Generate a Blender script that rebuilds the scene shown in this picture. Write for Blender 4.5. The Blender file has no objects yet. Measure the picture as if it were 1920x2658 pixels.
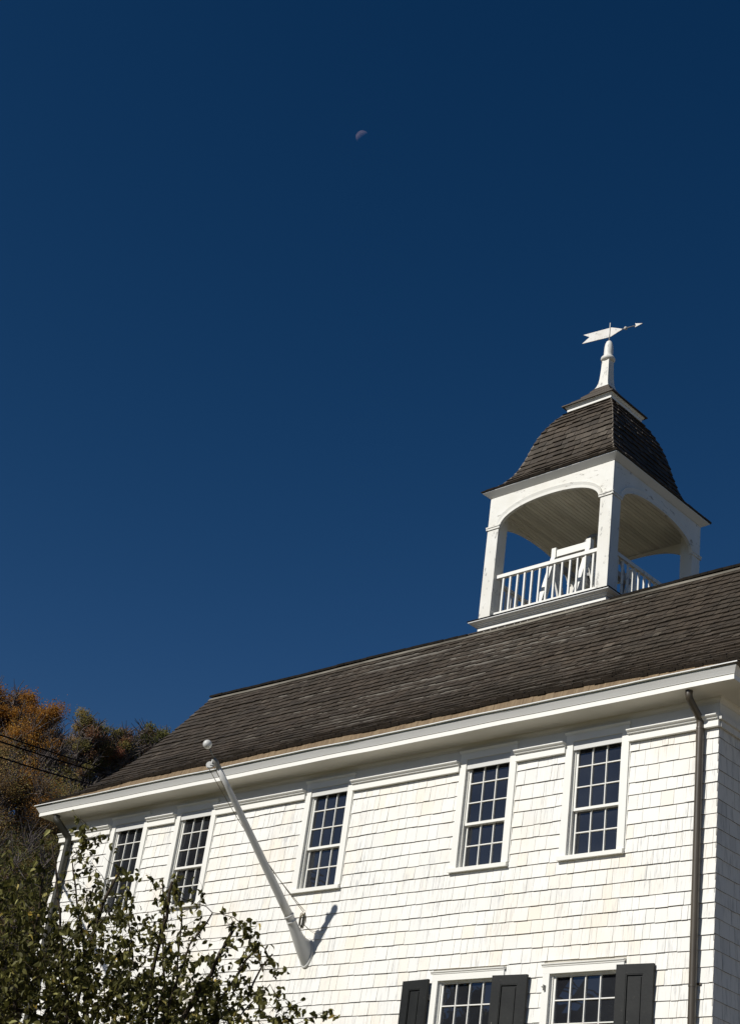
import bpy, bmesh, math, random
from mathutils import Vector, Matrix
R = math.radians
random.seed(7)
S = bpy.context.scene
COL = S.collection

# ------------------------------------------------------------------ camera
cam_d = bpy.data.cameras.new('camera'); cam = bpy.data.objects.new('camera', cam_d); COL.objects.link(cam)
cr, cu, cf = Vector((0.72936539, 0.67154682, 0.13057944)), Vector((0.2444437, -0.43408828, 0.86707246)), Vector((-0.63896275, 0.60049332, 0.48076436))
M = Matrix.Identity(4)
for i in range(3):
    M[i][0] = cr[i]; M[i][1] = cu[i]; M[i][2] = -cf[i]; M[i][3] = (9.1822, -14.7065, 0.9644)[i]
cam.matrix_world = M
cam_d.sensor_fit = 'VERTICAL'; cam_d.sensor_height = 24; cam_d.lens = 24 * 1.500893
cam_d.shift_x = 0.0; cam_d.clip_start = 0.05; cam_d.clip_end = 6000
S.camera = cam

# ------------------------------------------------------------------ sky + sun
sun_dir = Vector((-0.23, -1.0, 0.72)).normalized()          # towards the sun
elev = math.asin(sun_dir.z); azim = math.atan2(sun_dir.x, sun_dir.y)
w = bpy.data.worlds.new('World'); S.world = w; w.use_nodes = True
nt = w.node_tree; nt.nodes.clear()
sk = nt.nodes.new('ShaderNodeTexSky'); sk.sky_type = 'NISHITA'; sk.sun_disc = False
sk.sun_elevation = elev; sk.sun_rotation = azim
sk.altitude = 2500; sk.air_density = 0.85; sk.dust_density = 0.0; sk.ozone_density = 4.0
bg = nt.nodes.new('ShaderNodeBackground'); bg.inputs['Strength'].default_value = 0.10
wo = nt.nodes.new('ShaderNodeOutputWorld')
# the deep, clean blue of a polarised autumn sky: one contrast curve per channel on the whole sky
sp = nt.nodes.new('ShaderNodeSeparateColor'); cb = nt.nodes.new('ShaderNodeCombineColor'); nt.links.new(sk.outputs[0], sp.inputs[0])
for i, (gm_, k_, li_) in enumerate(((2.6, 84.0, 0.76), (1.45, 2.78, 0.90), (1.25, 1.70, 1.06))):
    a = nt.nodes.new('ShaderNodeMath'); a.operation = 'MULTIPLY'; a.inputs[1].default_value = 0.055
    b = nt.nodes.new('ShaderNodeMath'); b.operation = 'POWER'; b.inputs[1].default_value = gm_
    c = nt.nodes.new('ShaderNodeMath'); c.operation = 'MULTIPLY'; c.inputs[1].default_value = k_ * 10
    nt.links.new(sp.outputs[i], a.inputs[0]); nt.links.new(a.outputs[0], b.inputs[0]); nt.links.new(b.outputs[0], c.inputs[0]); 
    e = nt.nodes.new('ShaderNodeMath'); e.operation = 'MULTIPLY'; e.inputs[1].default_value = li_ * 10; nt.links.new(a.outputs[0], e.inputs[0])
    f = nt.nodes.new('ShaderNodeMath'); f.operation = 'MINIMUM'; nt.links.new(c.outputs[0], f.inputs[0]); nt.links.new(e.outputs[0], f.inputs[1]); nt.links.new(f.outputs[0], cb.inputs[i])
nt.links.new(cb.outputs[0], bg.inputs[0]); nt.links.new(bg.outputs[0], wo.inputs[0])
sd = bpy.data.lights.new('sun', 'SUN'); sd.energy = 4.6; sd.angle = R(0.53); sd.color = (1.0, 0.965, 0.90)
so = bpy.data.objects.new('sun', sd); COL.objects.link(so)
so.rotation_euler = sun_dir.to_track_quat('Z', 'Y').to_euler()
S.view_settings.view_transform = 'Standard'; S.view_settings.look = 'None'
S.view_settings.exposure = 0.0; S.view_settings.gamma = 1.0

# ------------------------------------------------------------------ materials
def mat(name, rough=0.6, spec=0.4):
    m = bpy.data.materials.new(name); m.use_nodes = True
    b = m.node_tree.nodes['Principled BSDF']
    b.inputs['Roughness'].default_value = rough
    b.inputs['Specular IOR Level'].default_value = spec
    return m, m.node_tree, b
def N(t, k, **kw):
    n = t.nodes.new(k)
    for a, v in kw.items(): setattr(n, a, v)
    return n
def noise(t, scale, detail=4, mapping=(1, 1, 1), rough=0.6, loc=(0, 0, 0)):
    g = N(t, 'ShaderNodeNewGeometry'); mp = N(t, 'ShaderNodeMapping')
    mp.inputs['Scale'].default_value = mapping; mp.inputs['Location'].default_value = loc
    t.links.new(g.outputs['Position'], mp.inputs['Vector'])
    n = N(t, 'ShaderNodeTexNoise'); n.inputs['Scale'].default_value = scale
    n.inputs['Detail'].default_value = detail; n.inputs['Roughness'].default_value = rough
    t.links.new(mp.outputs[0], n.inputs['Vector'])
    return n.outputs['Fac']
def ramp(t, fac, stops):
    r = N(t, 'ShaderNodeValToRGB'); e = r.color_ramp.elements
    while len(e) < len(stops): e.new(0.5)
    for x, (p, c) in zip(e, stops): x.position = p; x.color = (*c, 1)
    t.links.new(fac, r.inputs[0]); return r.outputs[0]
def mix(t, fac, a, b, mode='MIX'):
    m = N(t, 'ShaderNodeMix', data_type='RGBA', blend_type=mode)
    if isinstance(fac, float): m.inputs[0].default_value = fac
    else: t.links.new(fac, m.inputs[0])
    for i, v in ((6, a), (7, b)):
        if isinstance(v, tuple): m.inputs[i].default_value = (*v, 1)
        else: t.links.new(v, m.inputs[i])
    return m.outputs[2]
def attr(t, name='tint'):
    a = N(t, 'ShaderNodeAttribute'); a.attribute_name = name; return a.outputs['Fac']
def bump(t, b, h, dist=0.01, st=0.5):
    n = N(t, 'ShaderNodeBump'); n.inputs['Distance'].default_value = dist; n.inputs['Strength'].default_value = st
    t.links.new(h, n.inputs['Height']); t.links.new(n.outputs[0], b.inputs['Normal'])

def paint(name, base, wear, wc=(0.33, 0.31, 0.28), rough=0.5, scale=9, grime=0.12, mapping=(1, 1, 1)):
    m, t, b = mat(name, rough)
    c = mix(t, ramp(t, noise(t, 2.3, 3), [(0.35, (0, 0, 0)), (0.75, (grime, grime, grime))]), base, tuple(x * y for x, y in zip(base, (0.80, 0.77, 0.70))))
    k = ramp(t, noise(t, scale, 8, mapping, 0.72), [(wear, (0, 0, 0)), (wear + 0.035, (1, 1, 1))])
    c = mix(t, k, c, wc)
    t.links.new(c, b.inputs['Base Color'])
    bump(t, b, noise(t, 60, 3), 0.003, 0.3)
    return m
WHITE = (0.80, 0.79, 0.74)
m_trim = paint('white_trim_paint', WHITE, 0.715)
m_fascia = paint('flaking_fascia_paint', WHITE, 0.665, (0.40, 0.36, 0.28), scale=8, mapping=(0.5, 1, 1.6))
m_clean = paint('white_sash_paint', WHITE, 0.80)
m_belfry = paint('weathered_white_paint', (0.72, 0.71, 0.66), 0.585, (0.36, 0.35, 0.32), scale=11, grime=0.5, mapping=(1, 1, 0.35))
m_arch = paint('flaking_white_paint', (0.74, 0.73, 0.68), 0.60, (0.34, 0.32, 0.28), scale=9, grime=0.5, mapping=(0.45, 0.45, 1.5))
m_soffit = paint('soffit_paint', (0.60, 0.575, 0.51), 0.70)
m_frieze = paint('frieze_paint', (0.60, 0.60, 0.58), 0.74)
m_metalwhite = paint('white_metal_paint', (0.56, 0.56, 0.54), 0.72, (0.25, 0.25, 0.24), 0.4, scale=20)
m_vane = paint('vane_paint', (0.55, 0.53, 0.50), 0.56, (0.30, 0.29, 0.26), 0.5, scale=14, grime=0.8)
m_gutter = paint('crown_paint', (0.74, 0.74, 0.72), 0.73)
m_drip = paint('grey_green_paint', (0.26, 0.29, 0.25), 0.8)

def shingle_white():
    m, t, b = mat('painted_shingles', 0.62, 0.25)
    tn = attr(t)
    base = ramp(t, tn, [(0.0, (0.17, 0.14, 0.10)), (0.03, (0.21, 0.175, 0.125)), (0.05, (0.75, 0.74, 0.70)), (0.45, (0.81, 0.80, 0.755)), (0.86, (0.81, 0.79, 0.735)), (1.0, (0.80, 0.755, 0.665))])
    streak = ramp(t, noise(t, 26, 5, (1.6, 1.6, 0.10), 0.65), [(0.50, (0, 0, 0)), (0.66, (1, 1, 1))])
    patch = ramp(t, noise(t, 1.15, 4), [(0.44, (0, 0, 0)), (0.62, (1, 1, 1))])
    k = mix(t, 1.0, streak, patch, 'MULTIPLY')
    c = mix(t, k, base, (0.50, 0.50, 0.49))
    cr_ = ramp(t, noise(t, 0.9, 3, loc=(5, 2, 8)), [(0.50, (0, 0, 0)), (0.70, (0.40, 0.40, 0.40))])
    c = mix(t, cr_, c, (0.80, 0.70, 0.55))
    flake = ramp(t, noise(t, 17, 8, (1.5, 1.5, 0.4), 0.75, (3, 3, 3)), [(0.715, (0, 0, 0)), (0.735, (1, 1, 1))])
    c = mix(t, flake, c, (0.42, 0.39, 0.33))
    t.links.new(c, b.inputs['Base Color'])
    bump(t, b, noise(t, 90, 3, (1.5, 1.5, 0.08)), 0.003, 0.55)
    return m
def shingle_gable():
    m, t, b = mat('weathered_painted_shingles', 0.7, 0.2)
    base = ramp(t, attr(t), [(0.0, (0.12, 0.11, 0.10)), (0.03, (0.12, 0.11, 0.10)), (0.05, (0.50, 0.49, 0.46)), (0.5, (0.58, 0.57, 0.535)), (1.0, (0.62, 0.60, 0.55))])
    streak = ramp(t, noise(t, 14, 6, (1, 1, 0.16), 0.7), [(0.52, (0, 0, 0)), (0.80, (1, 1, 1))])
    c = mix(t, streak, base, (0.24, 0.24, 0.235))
    t.links.new(c, b.inputs['Base Color'])
    bump(t, b, noise(t, 90, 3, (1.5, 1.5, 0.08)), 0.003, 0.5)
    return m
def shingle_dark(name, k=1.0):
    m, t, b = mat(name, 0.62, 0.35)
    s = lambda c: tuple(x * k for x in c)
    base = ramp(t, attr(t), [(0.0, s((0.024, 0.017, 0.011))), (0.35, s((0.046, 0.0355, 0.025))), (0.75, s((0.065, 0.051, 0.0365))), (1.0, s((0.110, 0.092, 0.072)))])
    mott = ramp(t, noise(t, 1.7, 4), [(0.35, (0.82, 0.84, 0.82)), (0.65, (1.12, 1.09, 1.06))])
    c = mix(t, 1.0, base, mott, 'MULTIPLY')
    g = ramp(t, noise(t, 45, 4, (1, 0.25, 0.25)), [(0.3, (0.72, 0.72, 0.74)), (0.7, (1.25, 1.22, 1.18))])
    c = mix(t, 1.0, c, g, 'MULTIPLY')
    t.links.new(c, b.inputs['Base Color'])
    bump(t, b, noise(t, 70, 4, (1, 0.3, 0.3)), 0.005, 0.7)
    return m
m_wall = shingle_white(); m_gable = shingle_gable()
m_roof = shingle_dark('weathered_cedar_shingles', 1.0); m_dome = shingle_dark('belfry_cedar_shingles', 1.0)

def simple(name, stops, scale=6, rough=0.7, spec=0.3, mapping=(1, 1, 1), metal=0.0, bmp=0.004):
    m, t, b = mat(name, rough, spec); b.inputs['Metallic'].default_value = metal
    t.links.new(ramp(t, noise(t, scale, 5, mapping), stops), b.inputs['Base Color'])
    if bmp: bump(t, b, noise(t, scale * 6, 3, mapping), bmp, 0.4)
    return m
m_tan = simple('new_cedar', [(0.3, (0.13, 0.085, 0.045)), (0.55, (0.20, 0.140, 0.078)), (0.75, (0.25, 0.185, 0.11))], 9, mapping=(3, 0.4, 0.4))
m_ridge = simple('grey_ridge_board', [(0.35, (0.075, 0.066, 0.050)), (0.65, (0.23, 0.21, 0.17))], 1.3, mapping=(0.8, 3, 3))
m_ridgecap = simple('dark_ridge_cap', [(0.3, (0.009, 0.008, 0.006)), (0.7, (0.020, 0.016, 0.012))], 9, 0.9, 0.1)
m_hip = simple('silvered_hip_shingle', [(0.3, (0.10, 0.085, 0.065)), (0.7, (0.26, 0.225, 0.18))], 9)
m_base = simple('sheathing', [(0.3, (0.10, 0.09, 0.075)), (0.7, (0.16, 0.145, 0.12))], 3)
m_wallbase = simple('painted_sheathing', [(0.3, (0.46, 0.43, 0.36)), (0.7, (0.54, 0.51, 0.44))], 3)
m_pipe = simple('bronze_pipe', [(0.3, (0.050, 0.040, 0.027)), (0.7, (0.088, 0.072, 0.050))], 5, 0.38, 0.6, (1, 1, 0.2))
m_pipe_old = simple('weathered_pipe', [(0.3, (0.022, 0.021, 0.014)), (0.7, (0.052, 0.049, 0.036))], 5, 0.5, 0.4, (1, 1, 0.3))
def shutter_mat():
    m, t, b = mat('black_shutter_paint', 0.55, 0.25)
    c = mix(t, ramp(t, noise(t, 3, 4), [(0.4, (0, 0, 0)), (0.7, (1, 1, 1))]), (0.009, 0.010, 0.010), (0.016, 0.017, 0.016))
    k = ramp(t, noise(t, 14, 8, (1, 1, 1.6), 0.75, (1.7, 0, 0.4)), [(0.655, (0, 0, 0)), (0.675, (1, 1, 1))])
    c = mix(t, k, c, (0.26, 0.24, 0.20)); t.links.new(c, b.inputs['Base Color']); bump(t, b, noise(t, 40, 4), 0.003, 0.4)
    return m
m_shut = shutter_mat()
m_iron = simple('grey_iron', [(0.3, (0.16, 0.16, 0.15)), (0.7, (0.30, 0.29, 0.26))], 20, 0.6)
m_bell = simple('dark_bronze', [(0.3, (0.02, 0.022, 0.02)), (0.7, (0.05, 0.052, 0.045))], 8, 0.4, 0.5, metal=0.6)
m_wheel = simple('painted_wheel', [(0.3, (0.22, 0.225, 0.23)), (0.7, (0.34, 0.34, 0.34))], 8, 0.6)
m_rope = simple('weathered_rope', [(0.3, (0.10, 0.085, 0.05)), (0.7, (0.26, 0.225, 0.14))], 60, 0.9, 0.1)
m_wire = simple('black_cable', [(0.3, (0.006, 0.004, 0.004)), (0.7, (0.010, 0.007, 0.006))], 5, 0.9, 0.02)
def ceil_mat():
    m, t, b = mat('beadboard_paint', 0.6, 0.3)
    c = ramp(t, attr(t), [(0, (0.50, 0.475, 0.40)), (1, (0.68, 0.65, 0.55))])
    k = ramp(t, noise(t, 5, 5, (3.0, 0.25, 1)), [(0.60, (0, 0, 0)), (0.72, (0.7, 0.7, 0.7))])
    c = mix(t, k, c, (0.36, 0.28, 0.20)); t.links.new(c, b.inputs['Base Color']); return m
m_ceil = ceil_mat()
def glass_mat():
    m, t, b = mat('dark_window_glass', 0.015, 0.5)
    b.inputs['IOR'].default_value = 1.85
    c = ramp(t, noise(t, 1.3, 3), [(0.35, (0.014, 0.015, 0.018)), (0.7, (0.024, 0.026, 0.030))])
    t.links.new(c, b.inputs['Base Color']); bump(t, b, noise(t, 2.6, 2), 0.01, 0.10)
    return m
m_glass = glass_mat()
def leaf_mat(name, stops, trans=0.25):
    m, t, b = mat(name, 0.55, 0.22)
    c = ramp(t, attr(t), stops); t.links.new(c, b.inputs['Base Color'])
    tr = N(t, 'ShaderNodeBsdfTranslucent'); t.links.new(c, tr.inputs[0])
    ms = N(t, 'ShaderNodeMixShader'); ms.inputs[0].default_value = trans
    t.links.new(b.outputs[0], ms.inputs[1]); t.links.new(tr.outputs[0], ms.inputs[2])
    t.links.new(ms.outputs[0], t.nodes['Material Output'].inputs[0]); return m
m_leaf = leaf_mat('apple_leaf', [(0, (0.032, 0.032, 0.008)), (0.45, (0.096, 0.092, 0.021)), (0.80, (0.22, 0.205, 0.056)), (0.93, (0.40, 0.38, 0.14)), (1, (0.46, 0.32, 0.06))], 0.35)
m_bark = simple('apple_bark', [(0.3, (0.026, 0.019, 0.013)), (0.7, (0.075, 0.058, 0.040))], 14, 0.85, 0.1, (1, 1, 0.4))
m_bark2 = simple('grey_bark', [(0.3, (0.09, 0.074, 0.068)), (0.7, (0.21, 0.18, 0.168))], 5, 0.85, 0.1, (1, 1, 0.4))
AUT = {
 'orange': [(0, (0.075, 0.044, 0.014)), (0.4, (0.213, 0.092, 0.017)), (0.75, (0.341, 0.166, 0.030)), (1, (0.384, 0.253, 0.063))],
 'olive': [(0, (0.046, 0.043, 0.020)), (0.4, (0.111, 0.097, 0.032)), (0.75, (0.182, 0.151, 0.049)), (1, (0.260, 0.155, 0.065))],
 'red': [(0, (0.044, 0.038, 0.017)), (0.35, (0.097, 0.070, 0.027)), (0.7, (0.177, 0.078, 0.046)), (1, (0.230, 0.097, 0.071))],
 'brown': [(0, (0.046, 0.034, 0.020)), (0.4, (0.117, 0.074, 0.033)), (0.75, (0.202, 0.124, 0.046)), (1, (0.260, 0.189, 0.065))],
 'green': [(0, (0.023, 0.027, 0.012)), (0.4, (0.058, 0.062, 0.022)), (0.75, (0.117, 0.116, 0.038)), (1, (0.221, 0.209, 0.065))],
}
m_aut = {k: leaf_mat('autumn_leaf_' + k, [(p_, tuple(min(0.8, q_ * (1.75 if k in ('olive', 'red') else 1.35)) for q_ in c_)) for p_, c_ in v], 0.45) for k, v in AUT.items()}

# ------------------------------------------------------------------ mesh helpers
class MB:
    def __init__(s): s.v = []; s.f = []; s.t = []; s.sm = False
    def face(s, pts, tint=0.5):
        n = len(s.v); s.v.extend(tuple(p) for p in pts); s.f.append(tuple(range(n, n + len(pts)))); s.t.append(tint)
    def box(s, a, b, tint=0.5):
        x0, y0, z0 = a; x1, y1, z1 = b
        s.hexa([(x0, y0, z0), (x1, y0, z0), (x1, y1, z0), (x0, y1, z0)], [(x0, y0, z1), (x1, y0, z1), (x1, y1, z1), (x0, y1, z1)], tint)
    def hexa(s, lo, hi, tint=0.5):
        n = len(s.v); s.v.extend(tuple(p) for p in list(lo) + list(hi))
        k = len(lo)
        s.f.append(tuple(n + i for i in reversed(range(k)))); s.f.append(tuple(n + k + i for i in range(k)))
        for i in range(k):
            j = (i + 1) % k; s.f.append((n + i, n + j, n + k + j, n + k + i))
        s.t += [tint] * (k + 2)
    def bar(s, p, q, w, h, up=(0, 0, 1), tint=0.5):
        p = Vector(p); q = Vector(q); d = (q - p).normalized(); u = Vector(up)
        a = d.cross(u)
        if a.length < 1e-4: a = d.cross(Vector((0, 1, 0)))
        a.normalize(); b = a.cross(d).normalized(); a = a * w / 2; b = b * h / 2
        s.hexa([p - a - b, p + a - b, p + a + b, p - a + b], [q - a - b, q + a - b, q + a + b, q - a + b], tint)
    def tube(s, pts, rad, n=10, cap=True, tint=0.5):
        pts = [Vector(p) for p in pts]
        if not isinstance(rad, (list, tuple)): rad = [rad] * len(pts)
        base = len(s.v); prev = None
        for i, p in enumerate(pts):
            if i == 0: d = pts[1] - p
            elif i == len(pts) - 1: d = p - pts[i - 1]
            else: d = pts[i + 1] - pts[i - 1]
            d.normalize()
            a = prev - d * prev.dot(d) if prev is not None else d.orthogonal()
            if a.length < 1e-6: a = d.orthogonal()
            a.normalize(); prev = a; b = d.cross(a)
            for k in range(n):
                th = 2 * math.pi * k / n
                s.v.append(tuple(p + (a * math.cos(th) + b * math.sin(th)) * rad[i]))
        for i in range(len(pts) - 1):
            for k in range(n):
                j = (k + 1) % n
                s.f.append((base + i * n + k, base + i * n + j, base + (i + 1) * n + j, base + (i + 1) * n + k)); s.t.append(tint)
        if cap:
            s.f.append(tuple(base + k for k in reversed(range(n)))); s.f.append(tuple(base + (len(pts) - 1) * n + k for k in range(n))); s.t += [tint, tint]
    def lathe(s, c, prof, n=24, axis=None, tint=0.5):
        # prof: (r, h) along axis from c
        c = Vector(c); ax = Vector(axis or (0, 0, 1)).normalized(); a = ax.orthogonal().normalized(); b = ax.cross(a)
        base = len(s.v)
        for r, h in prof:
            for k in range(n):
                th = 2 * math.pi * k / n
                s.v.append(tuple(c + ax * h + (a * math.cos(th) + b * math.sin(th)) * max(r, 1e-4)))
        for i in range(len(prof) - 1):
            for k in range(n):
                j = (k + 1) % n
                s.f.append((base + i * n + k, base + i * n + j, base + (i + 1) * n + j, base + (i + 1) * n + k)); s.t.append(tint)
    def sweep(s, prof, path_pts, closed=False, tint=0.5):
        """prof: list of 2-D (out, z); path: list of (point, outdir) ; extrude profile"""
        base = len(s.v); k = len(prof)
        for p, o in path_pts:
            for a, z in prof: s.v.append((p[0] + o[0] * a, p[1] + o[1] * a, p[2] + z))
        m = len(path_pts)
        for i in range(m if closed else m - 1):
            i2 = (i + 1) % m
            for j in range(k - 1):
                s.f.append((base + i * k + j, base + i2 * k + j, base + i2 * k + j + 1, base + i * k + j + 1)); s.t.append(tint)
        if not closed:
            s.f.append(tuple(base + j for j in range(k))); s.f.append(tuple(base + (m - 1) * k + j for j in reversed(range(k)))); s.t += [tint, tint]

WL = {}                                              # world origin of every object with children
def wloc(o): return WL.get(o.name, Vector((0, 0, 0))) if o else Vector((0, 0, 0))
def thing(name, label, cat, loc, group=None, kind=None):
    o = bpy.data.objects.new(name, None); COL.objects.link(o); o.location = loc
    o.empty_display_size = 0.2; WL[o.name] = Vector(loc); tag(o, label, cat, group, kind); return o
def tag(o, label=None, cat=None, group=None, kind=None):
    if label: o['label'] = label
    if cat: o['category'] = cat
    if group: o['group'] = group
    if kind: o['kind'] = kind
    return o
def obj(name, mb, m, parent=None, origin=None, smooth=False, label=None, auto=False):
    """verts are in world space; origin = world position of the object's own origin"""
    o_w = Vector(origin) if origin is not None else (wloc(parent) if parent else (Vector(mb.v[0]) if mb.v else Vector((0, 0, 0))))
    me = bpy.data.meshes.new(name)
    me.from_pydata([tuple(Vector(v) - o_w) for v in mb.v], [], mb.f)
    a = me.attributes.new('tint', 'FLOAT', 'FACE'); a.data.foreach_set('value', mb.t)
    if smooth:
        me.polygons.foreach_set('use_smooth', [True] * len(me.polygons))
    me.materials.append(m); me.update()
    if auto:
        bm = bmesh.new(); bm.from_mesh(me); bmesh.ops.remove_doubles(bm, verts=bm.verts, dist=1e-5)
        for e in bm.edges:
            e.smooth = len(e.link_faces) == 2 and e.calc_face_angle(0) < R(35)
        bm.to_mesh(me); bm.free(); me.polygons.foreach_set('use_smooth', [True] * len(me.polygons))
    o = bpy.data.objects.new(name, me); COL.objects.link(o)
    WL[o.name] = o_w
    if parent: o.parent = parent; o.location = o_w - wloc(parent)
    else: o.location = o_w
    if label: o['label'] = label
    return o

def rnd(a, b): return random.uniform(a, b)

# ------------------------------------------------------------------ the ground
GZ = -0.65
def hill(x, y):
    k = max(0.0, min(1.0, (y + 45) / 30))
    return k * 44.0 * (1 - math.exp(-max(0.0, -x - 24) * 0.47 / 44.0 * 1.25))
g = MB(); n = 60; ext = 1400
xs = [-ext + 2 * ext * i / n for i in range(n + 1)]
def warp(t): return math.copysign(abs(t) ** 2.6, t) * ext
GN = 180; gx = [warp(-1 + 2 * i / GN) for i in range(GN + 1)]
idx = {}
for i, x in enumerate(gx):
    for j, y in enumerate(gx):
        g.v.append((x, y, GZ + hill(x, y))); idx[i, j] = len(g.v) - 1
for i in range(GN):
    for j in range(GN):
        g.f.append((idx[i, j], idx[i + 1, j], idx[i + 1, j + 1], idx[i, j + 1])); g.t.append(0.5)
m_ground = simple('autumn_grass', [(0.3, (0.085, 0.080, 0.032)), (0.55, (0.14, 0.115, 0.05)), (0.75, (0.21, 0.15, 0.075))], 0.8, 0.9, 0.1)
tag(obj('ground', g, m_ground, origin=(0, 0, 0)), kind='structure')
p = MB(); p.box((-40, -12.5, GZ - 0.05), (40, -5.0 - 2.2, GZ + 0.02))
m_path = simple('worn_asphalt', [(0.3, (0.05, 0.048, 0.044)), (0.7, (0.085, 0.08, 0.072))], 12, 0.9, 0.1)
tag(obj('pavement', p, m_path, origin=(0, -9, GZ)), kind='structure')

p = MB(); p.box((3.5, -7.15, GZ - 0.05), (22, 30, GZ + 0.016))  # added pale ground out of view, bounces warm light onto the gable
m_bounce = simple('pale_bounce_ground', [(0.3, (0.40, 0.35, 0.28)), (0.7, (0.52, 0.46, 0.38))], 12, 0.9, 0.1)
tag(obj('bounce_ground', p, m_bounce, origin=(9, 5, GZ)), kind='structure')

# ------------------------------------------------------------------ the building
XL = -12.815; DEPTH = 8.25; YB = 2.774; ZB = 11.785; YR = 4.126; ZR = 12.28
house = thing('shingled_hall', 'white shingled two storey hall with brown shingle roof and open arched belfry', 'building', (XL / 2, DEPTH / 2, GZ))

def shingle_course(mb, pos, nor, u0, u1, sb, st, wmin, wmax, th, jit, top=0.003, gap=0.003, skip=None, tintf=None, uj=0.0):
    """one course: pos(u, s) base surface, nor(u, s) outward normal"""
    u = u0
    while u < u1 - 1e-4:
        wd = rnd(wmin, wmax); e = min(u + wd, u1)
        if u1 - e < wmin * 0.5: e = u1
        if skip and skip(u, e, sb, st): u = e; continue
        b = sb + rnd(-jit, jit); th_ = th * rnd(0.85, 1.2)
        a0, a1 = u + gap / 2, e - gap / 2
        nb = nor((u + e) / 2, b); nt_ = nor((u + e) / 2, st)
        P0 = Vector(pos(a0, b)); P1 = Vector(pos(a1, b)); P2 = Vector(pos(a1, st)); P3 = Vector(pos(a0, st))
        Q0 = P0 + nb * th_; Q1 = P1 + nb * th_ * rnd(0.93, 1.07); tp_ = top + (rnd(0, 0.007) if tintf else 0); Q2 = P2 + nt_ * tp_; Q3 = P3 + nt_ * tp_
        tt = tintf() if tintf else rnd(0.08, 1) ** 0.8
        mb.face([Q0, Q1, Q2, Q3], tt); mb.face([P0, P1, Q1, Q0], 0.0 if not tintf else tt * 0.5)  # bare butt ends, coloured dark to thicken the shadow line under each course
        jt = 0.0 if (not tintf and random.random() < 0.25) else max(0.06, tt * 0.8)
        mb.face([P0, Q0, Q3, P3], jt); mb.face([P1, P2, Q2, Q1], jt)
        u = e

# openings in the front wall
WINX = [-10.9745, -9.3232, -6.3967, -3.4634, -1.7131]
LOWX = [-3.456, -1.7167]
holes = [(x - 0.40, x + 0.40, 6.62, 8.16) for x in WINX] + [(x - 0.49, x + 0.49, 2.75, 5.26) for x in LOWX]
trim = [(x - 0.478, x + 0.478, 6.60, 8.40) for x in WINX] + [(x - 0.585, x + 0.585, 2.65, 5.31) for x in LOWX]
edges = [8.03, 7.872, 7.672, 7.475, 7.32, 7.12, 6.95, 6.775, 6.60, 6.43, 6.255, 6.075, 5.912, 5.745, 5.563, 5.389, 5.21, 5.03, 4.86, 4.68, 4.50]
while edges[-1] > GZ + 0.2: edges.append(edges[-1] - rnd(0.165, 0.185))

wb = MB()
def wall_grid(mb, y, x0, x1, z0, z1, hs):
    X = sorted({x0, x1, *[h[0] for h in hs], *[h[1] for h in hs]}); Z = sorted({z0, z1, *[h[2] for h in hs], *[h[3] for h in hs]})
    for i in range(len(X) - 1):
        for j in range(len(Z) - 1):
            cx, cz = (X[i] + X[i + 1]) / 2, (Z[j] + Z[j + 1]) / 2
            if any(h[0] < cx < h[1] and h[2] < cz < h[3] for h in hs): continue
            mb.face([(X[i], y, Z[j]), (X[i + 1], y, Z[j]), (X[i + 1], y, Z[j + 1]), (X[i], y, Z[j + 1])])
wall_grid(wb, 0.0, XL, 0.0, GZ, 8.40, holes)
wallbase = obj('wall_sheathing', wb, m_wallbase, house)

ws = MB()
for i in range(len(edges) - 1):
    zt, zb = edges[i], edges[i + 1]
    # intervals free of trim
    xsn = [(XL - 0.012, 0.012)]
    for (a, b_, c, d_) in trim:
        if zb < d_ - 0.01 and (zt + 0.0) > c + 0.02:
            nx = []
            for (p0, p1) in xsn:
                if b_ <= p0 or a >= p1: nx.append((p0, p1)); continue
                if a > p0: nx.append((p0, a))
                if b_ < p1: nx.append((b_, p1))
            xsn = nx
    ph = [rnd(0, 6.28) for _ in range(3)]
    for (p0, p1) in xsn:
        wob = lambda u: 0.0045 * math.sin(u * 1.1 + ph[0]) + 0.003 * math.sin(u * 3.7 + ph[1])
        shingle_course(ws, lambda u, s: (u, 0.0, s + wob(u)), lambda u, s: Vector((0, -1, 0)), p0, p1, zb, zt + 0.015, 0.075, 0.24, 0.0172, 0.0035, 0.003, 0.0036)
wall = obj('front_wall', ws, m_wall, house)

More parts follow.
